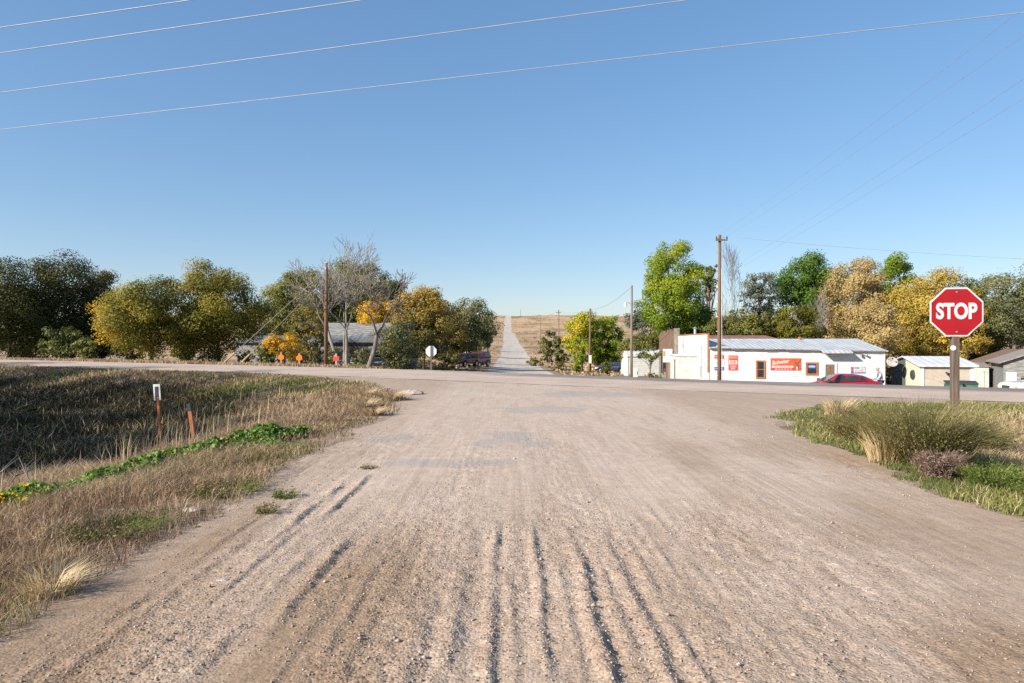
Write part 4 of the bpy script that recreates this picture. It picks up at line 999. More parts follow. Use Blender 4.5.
for i in range(16):
    x = .05+i*.72; mb.box(x, x+.69, -.245, -.222, 3.01-.2*x/L+.02*math.sin(i*2.3), 3.07-.2*x/L)
mb.build('eave_board', M['weathered'], st)
xa, _ = W(820, 350); xb, _ = W(849, 350)
mb = MB(); mb.prism([(xa,-.24,2.93),(xa,-.72,2.76),(xa,-.72,2.71),(xa,-.24,2.87)], (xb-xa,0,0))
mb.build('door_canopy', M['roof_metal'], st)
MB().cyl((W(820,340)[0], 4.4, 3.5), (0,0,1), .10, .34, 10).build('roof_vent', M['brown_trim'], st)
# false front towards the side street
mb = MB(); mb.box(-.16, -.01, 0, 14, -.4, 4.02); clapboards(mb, .02, 13.98, -.4, 4.0, -.16, .19, 'y')
mb.build('false_front', M['white_board'], st)
mb = MB(); mb.box(-.22, .05, -.04, 14.05, 4.022, 4.09); mb.build('parapet_cap', M['brown_trim'], st)
mb = MB(); mb.box(-.09, .03, -.05, -.002, 1.35, 4.015); mb.build('corner_trim', M['brown_trim'], st)
mb = MB(); mb.box(-.19, .03, -.05, -.002, -.4, 1.345); mb.build('corner_trim', M['white_paint'], st)
mb = MB(); mb.cyl((-.1, 5.2, 4.09), (0,0,1), .10, .42, 10); mb.cyl((-.1, 5.2, 4.5), (0,0,1), .2, .12, 10, .04); mb.build('chimney_pipe', M['galv'], st)
mb = MB(); mb.box(-.32, -.18, 1.5, 1.85, .95, 1.75); mb.tube([(-.22, 1.68, 1.75), (-.22, 1.68, 3.2)], .03); mb.build('meter_box', M['galv'], st)
# porch in front of the false front
mb = MB(); mb.box(-1.5, -.18, 3.5, 3.6, -.4, 2.4); mb.box(-1.5, -1.4, 3.602, 5.9, -.4, 2.4); mb.box(-1.5, -1.4, 7.2, 9, -.4, 2.4); mb.box(-1.5, -1.4, 5.902, 7.198, 2.08, 2.4); mb.box(-1.5, -.18, 8.9, 9.0, -.4, 2.399)
mb.build('porch', M['white_stucco'], st)
mb = MB(); mb.box(-1.6, -.18, 3.42, 9.08, 2.402, 2.47); mb.build('porch_roof', M['white_paint'], st)
d_ = MB().box(-1.30, -1.26, 5.92, 7.18, -.3, 2.07).build('porch_door', M['white_paint'], st)
MB().blob((-1.33, 6.1, .95), .035, .035, .035).build('handle', M['galv'], d_)
# rear wing with a rusty roof
mb = MB(); mb.box(0.0, 7.2, 10.02, 14, -.4, 3.62); mb.build('rear_wall', M['weathered'], st)
mb = MB(); mb.prism([(.0, 9.8, 3.72),(.0, 14.2, 4.05),(.0, 14.2, 3.97),(.0, 9.8, 3.64)], (7.4, 0, 0)); mb.build('rear_roof', M['roof_rust'], st)
# openings
(x0, z1), (x1, z0) = W(755.8, 360.4), W(765.2, 378.6); window(st, x0, x1, z0, z1, -.016, M['brown_trim'], .10, ((.5, None),))
(x0, z1), (x1, z0) = W(805.6, 362.2), W(817.8, 375); wn = window(st, x0, x1, z0, z1, -.016, M['brown_trim'], .11, ())
ns = MB().box(x0+.16, x1-.16, -.048, -.043, z1-.42, z1-.17).build('window_sign', M['blue_paint'], wn)
text_mesh('sign_text', 'OPEN', .2, M['white_paint'], ns, ((x0+x1)/2, -.050, z1-.29), fit=(.42, .13), bold=.006)
(x0, z1), (x1, _) = W(825.2, 364.4), W(834.6, 380)
mb = MB(); mb.box(x0-.13, x0, -.06, -.018, -.3, z1+.13); mb.box(x1, x1+.13, -.06, -.018, -.3, z1+.13); mb.box(x0-.002, x1+.002, -.06, -.018, z1, z1+.13)
df = mb.build('door_frame', M['white_paint'], st)
dr = MB().box(x0+.002, x1-.002, -.034, -.018, -.3, z1-.002).build('door', pm('brown_door', (.17,.12,.085), (.23,.165,.115), 4, .6), st)
mb = MB(); mb.box(x0+.12, x1-.12, -.042, -.036, .3, .95); mb.box(x0+.12, x1-.12, -.042, -.036, 1.15, z1-.14); mb.build('door_panel', M['brown_board'], dr)
MB().blob((x1-.09, -.07, 1.0), .035, .035, .035).build('handle', M['galv'], dr)
xl, zl = W(862.5, 354.3)
mb = MB(); mb.cyl((xl, -.02, zl), (0,-1,0), .07, .06, 10); mb.tube([(xl-.06,-.08,zl),(xl-.22,-.24,zl-.06)], [.05,.085], 8); mb.tube([(xl+.06,-.08,zl),(xl+.22,-.24,zl-.06)], [.05,.085], 8)
mb.build('flood_light', M['galv'], st)
# signs on the front wall
def wall_sign(name, label, px0, py0, px1, py1, mat, y=-.020):
    x0, z1 = W(px0, py0); x1, z0 = W(px1, py1); p = store_world((x0+x1)/2, y, (z0+z1)/2)
    r = thing(name, label, 'sign', p, -TH)
    w_, h_ = x1-x0, z1-z0
    b = MB().box(-w_/2, w_/2, -.025, 0, -h_/2, h_/2).build('panel', mat, r, bevel=.004)
    return r, w_, h_
wp = M['white_sheet']
r, w_, h_ = wall_sign('advert_sign', 'tall white advert sign with red top and blue foot behind the utility pole', 714.2, 354.8, 723.6, 370.0, M['white_paint'])
MB().box(-w_/2+.002, w_/2-.002, -.031, -.026, h_*.24, h_/2-.002).build('red_band', M['red_paint'], r); MB().box(-w_/2+.002, w_/2-.002, -.031, -.026, -h_/2+.002, -h_*.29).build('blue_band', M['blue_paint'], r)
text_mesh('lettering', 'PHONE', .2, wp, r, (0, -.033, h_*.37), fit=(w_*.8, h_*.11)); text_mesh('lettering', 'CARDS', .2, M['red_paint'], r, (0, -.028, h_*.08), fit=(w_*.75, h_*.12)); text_mesh('lettering', 'SOLD', .2, M['red_paint'], r, (0, -.028, -h_*.12), fit=(w_*.6, h_*.1)); text_mesh('lettering', 'HERE', .2, wp, r, (0, -.033, -h_*.40), fit=(w_*.8, h_*.09))
r, w_, h_ = wall_sign('advert_sign', 'tall red advert sign with a white block, left of the brown framed sash window', 728.4, 355.4, 737.6, 370.2, M['red_paint'])
MB().box(-w_*.44, w_*.44, -.031, -.026, -h_*.10, h_*.16).build('white_band', wp, r); MB().prism([(-w_*.46,-.026,h_*.22),(w_*.46,-.026,h_*.29),(w_*.46,-.026,h_*.36),(-w_*.46,-.026,h_*.30)], (0,-.003,0)).build('orange_stripe', M['orange_paint'], r)
text_mesh('lettering', 'Budweiser', .2, wp, r, (0, -.031, h_*.40), fit=(w_*.9, h_*.12), shear=.3); text_mesh('lettering', 'ICE', .2, M['red_paint'], r, (0, -.033, h_*.03), fit=(w_*.6, h_*.16), bold=.008)
text_mesh('lettering', 'COLD', .2, wp, r, (0, -.028, -h_*.24), fit=(w_*.7, h_*.12), bold=.004); text_mesh('lettering', 'BEER', .2, wp, r, (0, -.028, -h_*.39), fit=(w_*.5, h_*.10), bold=.004)
r, w_, h_ = wall_sign('banner_sign', 'wide orange banner with white script and a deer head on the store wall', 770.6, 358.2, 800.8, 370.2, pm('orange_red_banner', (.55,.085,.03), (.64,.115,.04), 4, .6))
MB().box(-w_*.46, w_*.24, -.031, -.026, -h_*.30, -h_*.13).build('white_band', wp, r); MB().box(-w_/2+.002, w_/2-.002, -.030, -.026, -h_/2+.002, -h_*.33).build('red_band', M['red_paint'], r)
text_mesh('lettering', 'Budweiser', .2, wp, r, (-w_*.17, -.031, h_*.20), rot=(PI/2, -.13, 0), fit=(w_*.58, h_*.34), shear=.35, bold=.004)
text_mesh('lettering', 'WELCOME HUNTERS', .2, M['red_paint'], r, (-w_*.11, -.033, -h_*.215), fit=(w_*.62, h_*.10)); text_mesh('lettering', 'M A R K E T', .2, wp, r, (-w_*.08, -.033, -h_*.415), fit=(w_*.56, h_*.10), bold=.004)
mb = MB(); y_ = -.027; dx_ = w_*.36     # deer head with antlers, a flat printed silhouette
mb.prism([(dx_-.10,y_,-h_*.46),(dx_+.16,y_,-h_*.46),(dx_+.13,y_,-.05),(dx_+.09,y_,.06),(dx_+.16,y_,.12),(dx_+.03,y_,.11),(dx_-.03,y_,.10),(dx_-.14,y_,.13),(dx_-.09,y_,.04),(dx_-.08,y_,-.12),(dx_-.05,y_,-.2)], (0,-.003,0))
for sg in (-1, 1): mb.tube([(dx_+.0+sg*.03,y_-.005,.10),(dx_+sg*.14,y_-.005,.18),(dx_+sg*.24,y_-.005,.28),(dx_+sg*.20,y_-.005,.40)], [.022,.02,.016,.008], 5); mb.tube([(dx_+sg*.14,y_-.005,.18),(dx_+sg*.12,y_-.005,.33)], [.016,.007], 5)
mb.build('deer_picture', M['brown_board'], r)
MB().prism([(dx_-.05,y_-.004,-h_*.45),(dx_+.07,y_-.004,-h_*.45),(dx_+.05,y_-.004,-.18),(dx_-.02,y_-.004,-.14)], (0,-.002,0)).build('deer_throat', M['cream_panel'], r)
r, w_, h_ = wall_sign('notice_sign', 'small white sign with blue and red lettering above the red sedan trunk', 850.4, 366.2, 865.2, 373.6, wp)
MB().box(-w_*.48, -w_*.30, -.030, -.026, -h_*.05, h_*.42).build('red_block', M['red_paint'], r); MB().box(-w_*.48, -w_*.30, -.030, -.026, -h_*.46, -h_*.08).build('blue_block', M['blue_paint'], r)
text_mesh('lettering', 'PARK', .2, M['blue_paint'], r, (-w_*.06, -.028, h_*.26), fit=(w_*.36, h_*.26), bold=.006); text_mesh('lettering', 'CITY', .2, M['galv'], r, (w_*.32, -.028, h_*.20), fit=(w_*.28, h_*.42)); text_mesh('lettering', 'STORE', .2, M['red_paint'], r, (w_*.08, -.028, -h_*.12), fit=(w_*.6, h_*.2)); MB().box(-w_*.25, w_*.48, -.030, -.026, -h_*.42, -h_*.30).build('blue_line', M['blue_paint'], r)
# dish at the right corner of the store
p = store_world(L+.12, .25, 2.05); r = thing('satellite_dish', 'pale grey satellite dish on the right corner of the white store', 'dish', p)
mb = MB(); nrm = Vector((-.25, -.85, .45)).normalized(); u_ = nrm.orthogonal().normalized(); v_ = nrm.cross(u_); cc = Vector((.42, -.25, .05)); b0 = 0
for k in range(5):
    for j in range(20):
        a = 2*PI*j/20; rr = .36*k/4+.001; mb.v.append(tuple(cc+(u_*math.cos(a)+v_*math.sin(a))*rr+nrm*(rr*rr*.6)))
for k in range(4):
    for j in range(20): mb.f.append((k*20+j, k*20+(j+1)%20, (k+1)*20+(j+1)%20, (k+1)*20+j))
o = mb.build('reflector', M['concrete'], r, True); md = o.modifiers.new('thick', 'SOLIDIFY'); md.thickness = .015
mb = MB(); mb.tube([(0,-.05,-.3),(.12,-.05,-.1),(.40,-.2,.03)], .025, 6); mb.build('bracket', M['galv'], r)
mb = MB(); mb.tube([tuple(cc-v_*.4), tuple(cc+nrm*.45-v_*.1)], .015, 5); mb.blob(tuple(cc+nrm*.47-v_*.08), .06, .06, .06, 8, 6); mb.build('feed_arm', M['dark_lid'], r)

# ---------------------------------------------------------------- weathered wooden shop and pale shed
sh = thing('wooden_shop', 'old brown board shop front with a small hanging sign, left of the white store', 'building', (14.65, 61.2, -2.2), -TH)
mb = MB(); mb.box(0, 7, 0, 12, -.4, 4.2); mb.build('wall', M['weathered'], sh)
mb = MB()
rnd = random.Random(3)
for i in range(40): mb.box(-.10-rnd.random()*.03, -.002, i*.3, i*.3+.285, 2.75, 4.85+rnd.uniform(-.18, .2)-.02*i*.3)
mb.build('false_front', M['brown_board'], sh)
mb = MB()
for y_ in (.05, 3.6, 7.4, 11.7): MB().box(-.16, -.003, y_, y_+.3, -.3, 2.74).build('post', M['weathered'], sh)
mb.box(-.12, 7, -.13, -.002, -.3, .9); mb.box(-.11, .35, -.14, -.002, .9, 5.0); mb.build('corner_boards', M['weathered'], sh)
for y0, y1 in ((.6, 3.2), (8.0, 11.2)): 
    mb = MB(); mb.box(-.05, -.003, y0, y1, .5, 2.6); w_ = mb.build('window', M['dark_room'], sh)
    mb = MB(); mb.box(-.09, -.052, y0-.1, y1+.1, .4, .498); mb.box(-.09, -.052, (y0+y1)/2-.05, (y0+y1)/2+.05, .5, 2.6); mb.build('frame', M['weathered'], w_)
mb = MB(); mb.box(-.06, -.003, 4.6, 6.6, -.3, 2.4); mb.build('door', M['brown_board'], sh)
hs = thing('hanging_sign', 'white rectangular sign with an orange patch on the wooden shop front', 'sign', (14.12, 61.9, .30), -TH-.25)
MB().box(-.42, .42, -.03, .03, -.58, .62).build('panel', M['white_sheet'], hs); MB().box(-.40, -.20, -.036, -.031, -.05, .45).build('orange_patch', M['orange_paint'], hs)
text_mesh('lettering', 'CAFE', .2, M['blue_paint'], hs, (.1, -.033, .1), fit=(.45, .16)); MB().tube([(.42,0,.55),(.80,.05,.55)], .025).build('bracket', M['galv'], hs)
ps = thing('metal_shed', 'pale metal shed with a low pitched roof left of the wooden shop', 'shed', (12.8, 76, -2.25), -math.radians(2))
mb = MB(); mb.prism([(0,0,-.3),(0,0,2.22),(0,2.65,2.85),(0,5.3,2.22),(0,5.3,-.3)], (5.2,0,0)); clapboards(mb, .12, 5.2, -.3, 2.18, 0, .24); mb.build('wall', M['pale_metal'], ps)
mb = MB(); mb.prism([(-.08,-.12,2.22),(-.08,2.65,2.92),(-.08,5.4,2.24),(-.08,5.4,2.18),(-.08,2.65,2.855),(-.08,-.12,2.16)], (5.4,0,0)); mb.build('roof', M['roof_white'], ps)
mb = MB(); mb.box(-.06, .11, -.05, -.002, -.3, 2.36); mb.build('corner_board', M['white_paint'], ps)
MB().box(-.03, -.003, .9, 3.0, -.2, 1.95).build('door', M['white_paint'], ps)
r = thing('white_cabinet', 'small white metal cabinet standing against the pale shed by the pole', 'cabinet', (12.55, 70, -2.15))
MB().box(-.32, .32, -.25, .25, .1, 1.05).build('body', M['white_paint'], r, bevel=.03); mb = MB(); mb.box(-.30, -.22, -.2, .2, 0, .098); mb.box(.22, .30, -.2, .2, 0, .098); mb.build('foot', M['galv'], r); MB().box(.2, .24, -.29, -.252, .4, .7).build('handle', M['galv'], r)

# ---------------------------------------------------------------- sheds on the right
rx_ = 26.4; tz = -1.95
ts = thing('tan_shed', 'tan garage shed with a white metal roof behind the stop sign', 'shed', (rx_, 44, tz), -math.radians(10))
mb = MB(); mb.prism([(0,0,-.3),(0,0,2.08),(0,2.6,2.5),(0,5.2,2.08),(0,5.2,-.3)], (3.0,0,0)); mb.build('wall', M['tan_panel'], ts)
mb = MB(); mb.prism([(-.022,.13,-.3),(-.022,.13,2.06),(-.022,2.55,2.46),(-.022,2.55,-.3)], (.018,0,0)); mb.build('gable_panel', M['cream_panel'], ts)
mb = MB(); mb.prism([(-.026,2.56,-.3),(-.026,2.56,2.46),(-.026,5.18,2.04),(-.026,5.18,-.3)], (.022,0,0)); mb.build('dark_gable_panel', M['slate_panel'], ts)  # dark panel over the rear half of the gable end
mb = MB(); mb.prism([(-.24,-.22,2.06),(-.24,2.6,2.56),(-.24,5.45,2.05),(-.24,5.45,1.99),(-.24,2.6,2.49),(-.24,-.22,1.93)], (3.5,0,0)); mb.build('roof', M['roof_white'], ts)
mb = MB(); mb.box(-.05, .13, -.05, -.002, -.3, 1.95); mb.box(2.86, 3.04, -.05, -.002, -.3, 1.95); mb.build('corner_board', M['white_paint'], ts)
mb = MB(); mb.cyl((1.45,-.002,1.55), (0,-1,0), .06, .05, 10); mb.tube([(1.45,-.05,1.55),(1.5,-.2,1.46)], [.05,.10], 10); mb.build('wall_lamp', M['dark_lid'], ts)
mb = MB(); mb.tube([(-.03,1.25,1.35),(-.13,1.25,1.35)], [.33,.30], 16); mb.build('hose_reel', M['dark_lid'], ts)
for i, (dx_, lb) in enumerate(((25.72, 'green steel dumpster with a dark lid left of the stop sign post'), (26.62, 'green steel dumpster with a dark lid right of the stop sign post'))):
    r = thing('dumpster', lb, 'dumpster', (dx_, 39.8, zp(dx_, 39.8)+.15), -math.radians(24), 'dumpsters in front of the tan shed'); r.scale = (.8, .8, 1)
    MB().prism([(-.5,-.45,0),(.5,-.45,0),(.5,-.55,.92),(-.5,-.55,.92)], (0,1.05,0)).build('body', M['dumpster'], r, bevel=.01)
    MB().prism([(-.53,-.6,.925),(.53,-.6,.925),(.53,.55,1.05),(-.53,.55,1.05)], (0,0,.05)).build('lid', M['dark_lid'], r); mb = MB()
    for sx_ in (-.52, .50): mb.box(sx_, sx_+.02, -.3, .3, .55, .68)
    mb.build('lift_pocket', M['dumpster'], r)
gs = thing('green_shed', 'pale green shed half hidden behind the dumpster', 'shed', (34.7, 52, -2.2), -math.radians(27))
mb = MB(); mb.box(0, 1.35, 0, 3, -.3, 1.9); clapboards(mb, 0, 1.35, -.3, 1.9, 0, .2); mb.build('wall', M['pale_green'], gs); MB().prism([(-.1,-.15,1.9),(-.1,3.1,2.1),(-.1,3.1,2.16),(-.1,-.15,1.96)], (1.55,0,0)).build('roof', M['weathered'], gs)
MB().box(.35, 1.05, -.05, -.02, -.2, 1.6).build('door', M['pale_green'], gs)
bb = thing('brick_building', 'brown brick building with a dark sloping roof right of the stop sign', 'building', (37.1, 54, -2.4), -math.radians(27))
mb = MB(); mb.prism([(0,0,-.3),(0,0,2.2),(2.6,0,3.25),(5.2,0,2.2),(5.2,0,-.3)], (0,6,0)); mb.build('wall', M['brick'], bb)
mb = MB(); mb.prism([(-.4,-.25,2.10),(2.6,-.25,3.32),(5.5,-.25,2.14),(5.5,-.25,2.22),(2.6,-.25,3.40),(-.4,-.25,2.18)], (0,6.5,0)); mb.build('roof', M['brown_board'], bb)
window(bb, .6, 1.4, .7, 1.5, 0, M['weathered'], .07, ((.5, .5),))
mb = MB(); mb.tube([(5.1, 2, 2.2), (5.1, 2, 4.4)], .28, 10); mb.build('chimney', M['concrete'], bb)
ks = thing('grey_shed', 'weathered grey shed with a sloping roof at the right edge of the photo', 'shed', (34.55, 48, -2.1), -math.radians(27))
mb = MB(); mb.prism([(0,0,-.3),(0,0,2.2),(2.6,0,3.2),(5.2,0,2.2),(5.2,0,-.3)], (0,5,0)); mb.build('wall', M['weathered_pale'], ks)
mb = MB(); mb.prism([(-.3,-.3,2.14),(2.6,-.3,3.26),(5.5,-.3,2.14),(5.5,-.3,2.22),(2.6,-.3,3.36),(-.3,-.3,2.24)], (0,5.6,0)); mb.build('roof', M['weathered'], ks)
MB().box(.15, .75, -.03, -.002, -.3, 1.55).build('wall_panel', M['white_board'], ks); 
mb = MB(); mb.box(.78, 2.3, -.07, -.002, -.3, 1.6); dr = mb.build('door', M['weathered_pale'], ks); mb = MB(); mb.box(.78, 2.3, -.10, -.072, 1.3, 1.42); mb.box(.78, 2.3, -.10, -.072, .2, .32); mb.build('brace', M['weathered'], dr)
MB().box(1.5, 2.5, -.05, -.002, 1.75, 2.3).build('loft_hatch', M['white_board'], ks)

# ---------------------------------------------------------------- derelict house on the left
hx, hy_ = -28.2, 68.5; hz = zp(-20, 66)-.1
dh = thing('derelict_house', 'grey derelict house with a sagging shingle roof behind the leafless trees', 'house', (hx, hy_, hz), math.radians(-4))
HL = 17.6
mb = MB(); mb.prism([(6,0,-.4),(6,0,2.45),(6,3.5,4.3),(6,7,2.45),(6,7,-.4)], (HL-6,0,0)); clapboards(mb, 6, HL, -.4, 2.44, 0, .22); mb.build('wall', M['weathered_pale'], dh)
mb = MB(); mb.box(0, 5.98, 1, 6, -.4, 2.2); clapboards(mb, 0, 5.98, -.4, 2.2, 1, .22); mb.build('side_wing', M['weathered_pale'], dh)
V = []; n1, n2 = 40, 9; Fq_ = []; rnd = random.Random(9)
for j in range(n2):
    for i in range(n1):
        x = 5.7+i/(n1-1)*(HL-5.4); f = j/(n2-1); y = -.45+f*7.9; f2 = 1-abs(f-.5)*2
        V.append((x, y, 2.3+2.15*f2-.30*math.sin((x-5.7)/12*PI)*f2+rnd.uniform(-.04,.04)))
for j in range(n2-1):
    for i in range(n1-1): Fq_.append((j*n1+i, j*n1+i+1, (j+1)*n1+i+1, (j+1)*n1+i))
mb = MB(); mb.v = V; mb.f = Fq_; o = mb.build('roof', M['shingle'], dh); md = o.modifiers.new('thick', 'SOLIDIFY'); md.thickness = .12
mb = MB(); mb.prism([(-.2,.7,2.2),(-.2,6.3,2.9),(-.2,6.3,3.0),(-.2,.7,2.3)], (6.15,0,0)); mb.build('wing_roof', M['shingle'], dh)
for (x0, x1, z0, z1) in ((7.2, 8.2, .7, 2.0), (9.6, 10.5, .7, 2.0), (14.6, 15.6, .7, 2.0)): window(dh, x0, x1, z0, z1, -.012, M['white_board'], .1, ((.5, None),), glass='dark_room')
MB().box(12.1, 13.0, -.04, -.012, -.2, 2.0).build('door', M['brown_board'], dh)
window(dh, 2.6, 3.5, .6, 1.8, .985, M['weathered'], .1, ((.5, None),), glass='dark_room'); MB().box(4.4, 5.2, .95, .988, -.2, 1.8).build('door', M['dark_room'], dh)
mb = MB(); rnd = random.Random(5)
for i in range(26):
    x = rnd.uniform(11, 17); y = rnd.uniform(-3.2, -.6); a = rnd.uniform(0, PI); l_ = rnd.uniform(.5, 1.2); zz_ = rnd.uniform(.1, .5)
    mb.tube([(x-l_*math.cos(a), y-l_*math.sin(a)*.5, zz_), (x+l_*math.cos(a), y+l_*math.sin(a)*.5, zz_+rnd.uniform(-.1,.4))], .07, 4)
o = mb.build('rubble_pile', M['weathered_pale']); o.location = (hx, hy_-6, hz+.1); tag(o, 'heap of pale broken boards in front of the derelict house', 'boards', kind='stuff')
# ================================================================ poles and wires
def pole(label, px, Y, top, mat, r=.14, name='utility_pole', group=None):
    x = (px-512)/F*Y; z0 = zp(x, Y); H = EYE-(top-341.5)/F*Y-z0
    root = thing(name, label, 'utility pole', (x, Y, z0), 0, group)
    mb = MB(); mb.tube([(0,0,-.3),(0,0,H*.5),(0.03,0,H)], [r, r*.85, r*.66], 10); mb.build('pole', M[mat], root, True)
    return root, Vector((x, Y, z0)), H
def insul(mb, p): mb.cyl(p, (0,0,1), .045, .08, 8); mb.cyl((p[0], p[1], p[2]+.08), (0,0,1), .03, .05, 8)
def wire(name, label, pts_, r, mat='dark_wire', sag=0., cat='wire', group=None):
    a, b = Vector(pts_[0]), Vector(pts_[1]); P_ = []
    for i in range(25):
        f = i/24; p = a.lerp(b, f); p.z -= 4*sag*f*(1-f); P_.append(p-a)
    o = MB().tube(P_, r, 5).build(name, M[mat], None, True); o.location = a
    return tag(o, label, cat, group)
# left pole with its two guys
rp, lp, lh = pole('bare wooden utility pole with two guy wires in front of the derelict house', 326, 50, 263, 'pole_wood', .15)
for i, (px, tz_) in enumerate(((222, lh-.5), (239, lh-1.1))):
    gx = (px-512)/F*52; g0 = Vector((gx, 52, zp(gx, 52)))-lp; g1 = Vector((0, 0, tz_)); dv = (g1-g0)
    gw = MB().tube([g0, g1], .016, 5).build('guy_wire', M['dark_wire'], rp); MB().tube([g0-dv*.01, g0+dv*.13], .075, 7).build('guy_guard', M['stake_wood'], gw)
mb = MB(); mb.box(-.06, .06, -.2, -.14, lh-.5, lh-.3); insul(mb, (0.03, 0, lh)); mb.build('insulator', M['galv'], rp)
# pole in front of the store
rp, sp_, sh_ = pole('tall brown utility pole standing in front of the white store', 719.3, 37, 235, 'pole_wood', .115)
mb = MB(); mb.box(-.22, .10, -.14, -.08, sh_-.34, sh_-.22); mb.box(.10, .42, -.12, -.04, sh_-.32, sh_-.24); mb.build('crossarm', M['pole_wood'], rp)
for x in (-.18, .38): mb = MB(); insul(mb, (x, -.1, sh_-.22)); mb.build('insulator', M['dark_lid'], rp)
mb = MB()
for k in range(7): mb.tube([(-.18+.0, 0, 1.5+k*.8), (-.10, -.05, 1.5+k*.8)], .012, 4)
mb.tube([(.14, -.06, .2), (.11, -.05, sh_*.8)], .018, 5); mb.build('cable_riser', M['galv'], rp)
T1 = sp_+Vector((.38, -.1, sh_-.09)); T2 = sp_+Vector((-.18, -.1, sh_-.09))
# pole with the street lamp
rp, p3, h3 = pole('thin wooden pole with a street lamp arm beside the pale metal shed', 631.5, 55, 285.5, 'pole_grey', .12)
zl = EYE+38.5*55/F-p3.z
mb = MB(); mb.tube([(0,0,zl-.12),(-.25,-.05,zl+.02),(-.46,-.1,zl)], .025, 6); la = mb.build('lamp_arm', M['galv'], rp)
mb = MB(); mb.cyl((-.5,-.1,zl-.05), (0,0,1), .11, .10, 10, .06); mb.cyl((-.5,-.1,zl-.32), (0,0,1), .13, .27, 10, .12); mb.build('lamp_head', M['white_sheet'], la)
# poles along the hill road
rp, p4, h4 = pole('wooden utility pole in front of the yellow green poplars', 590, 84, 308.5, 'pole_wood', .16)
mb = MB(); mb.box(-.35, .35, -.05, .05, h4-.5, h4-.38); mb.build('crossarm', M['pole_wood'], rp)
MB().box(-.17, .17, -.2, -.14, 1.3, 2.3).build('number_plate', M['white_paint'], rp)
rp, p5, h5 = pole('wooden utility pole on the slope beside the cedar bushes', 558.5, 140, 310, 'pole_grey', .17)
mb = MB(); mb.box(-.5, .5, -.06, .06, h5-.6, h5-.45); mb.build('crossarm', M['pole_grey'], rp)
rp, p6, h6 = pole('small distant utility pole on the slope right of the hill road', 540.5, 215, 315, 'pole_grey', .18)
rp, p7, h7 = pole('tiny faraway pole on the crest right of the hill road', 520.5, 790, 309, 'pole_grey', .22)
tops = [p+Vector((0,0,h-.1)) for p, h in ((p7,h7),(p6,h6),(p5,h5),(p4,h4),(p3,h3))]
for a, b, lb in zip(tops[:-1], tops[1:], ('thin wire from the crest pole down to the next pole', 'thin wire between the two poles on the slope', 'thin wire from the slope pole to the poplar pole', 'thin wire from the poplar pole to the street lamp pole')):
    wire('power_line', lb, (a, b), .016, sag=.5, group='wires along the hill road')
# four pale wires overhead
def over(px, py, Hh): Y = Hh*F/(341.5-py); return Vector(((px-512)/F*Y, Y, EYE+Hh))
for (pa, pb, lb) in (((0, 129.5), (1010, 14), 'lowest of the four pale overhead wires'), ((0, 92.5), (687, 0), 'second lowest of the four pale overhead wires'),
                     ((0, 53), (362, 0), 'second highest of the four pale overhead wires'), ((0, 27.5), (190, 0), 'highest pale overhead wire in the top left corner')):
    a, b = over(*pa, 8.0), over(*pb, 8.0); d_ = (b-a).normalized()
    wire('power_line', lb, (a-d_*70, a+d_*(b-a).length+d_*55), .0115, 'wire', sag=0.0, group='pale overhead wires')
# dark wires from the store pole towards the camera side and to the right
wire('power_line', 'steepest thin dark wire rising from the store pole to the top right corner', (T2, T2+(over(1020, 0, 6.9)-T2)*1.5), .0036, sag=.25)
wire('power_line', 'thin dark wire just under the steepest one from the store pole', (T1, T1+(over(1024, 25, 6.7)-T1)*1.5), .0036, sag=.25)
q1, q2 = at(690, 290, 72), at(684, 296, 72)
wire('power_line', 'upper of the two faint wires passing right of the store pole', (q1, q1+(over(1024, 64, 6.6)-q1)*1.3), .004, sag=.5)
wire('power_line', 'lower of the two faint wires passing right of the store pole', (q2, q2+(over(1024, 84, 6.4)-q2)*1.3), .004, sag=.5)
e = at(1024, 254, 32); wire('power_line', 'nearly level dark wire from the store pole to the right edge', (T1, T1+(e-T1)*1.6), .007, sag=.25)

# ================================================================ signs and markers
def octagon(r, y, d): return [(r*math.cos(PI/8+k*PI/4)/math.cos(PI/8), y, r*math.sin(PI/8+k*PI/4)/math.cos(PI/8)) for k in range(8)], (0, d, 0)
X_, Y_ = 6.93, 10.7; z0 = zp(X_, Y_); zc = 2.06-z0
sg = thing('stop_sign', 'red octagonal STOP sign on a weathered square wooden post', 'stop sign', (X_, Y_, z0), math.radians(-10))
mb = MB(); mb.box(-.052, .052, -.07, .035, -.4, zc+.28); mb.build('post', M['post_wood'], sg, bevel=.008)
pl = MB().prism(*octagon(.381, -.072, -.004)).build('plate', M['white_sheet'], sg)
MB().prism(*octagon(.357, -.0785, -.002)).build('red_field', M['red_sheet'], pl)
text_mesh('lettering', 'STOP', .3, M['white_sheet'], pl, (.0, -.0825, .015), fit=(.585, .258), bold=.012, depth=.001)
pl.location = (0, 0, zc)
mb = MB()
for dz in (.31, -.31): mb.cyl((0, -.081, zc+dz), (0,-1,0), .013, .007, 8)
mb.build('bolt', M['galv'], sg)
mb = MB(); mb.cyl((-.045, -.071, zc-.56+.0), (0,-1,0), .042, .006, 14); mb.build('reflector', M['white_sheet'], sg)
X_, Y_ = (431-512)/F*49, 49; z0 = zp(X_, Y_); zc = EYE-(351.3-341.5)/F*49-z0
sg = thing('octagon_sign', 'pale bare back of an octagonal sign on a thin post beyond the highway', 'stop sign', (X_, Y_, z0))
MB().box(-.05, .05, -.04, .04, -.3, zc+.4).build('post', M['pole_grey'], sg)
MB().prism(*octagon(.381, .044, .006)).build('plate', M['sign_back'], sg).location = (0, 0, zc)
mb = MB()
for dz in (.3, -.3): mb.box(-.018, .018, -.052, -.041, zc+dz-.02, zc+dz+.02)
mb.build('bolt', M['galv'], sg)
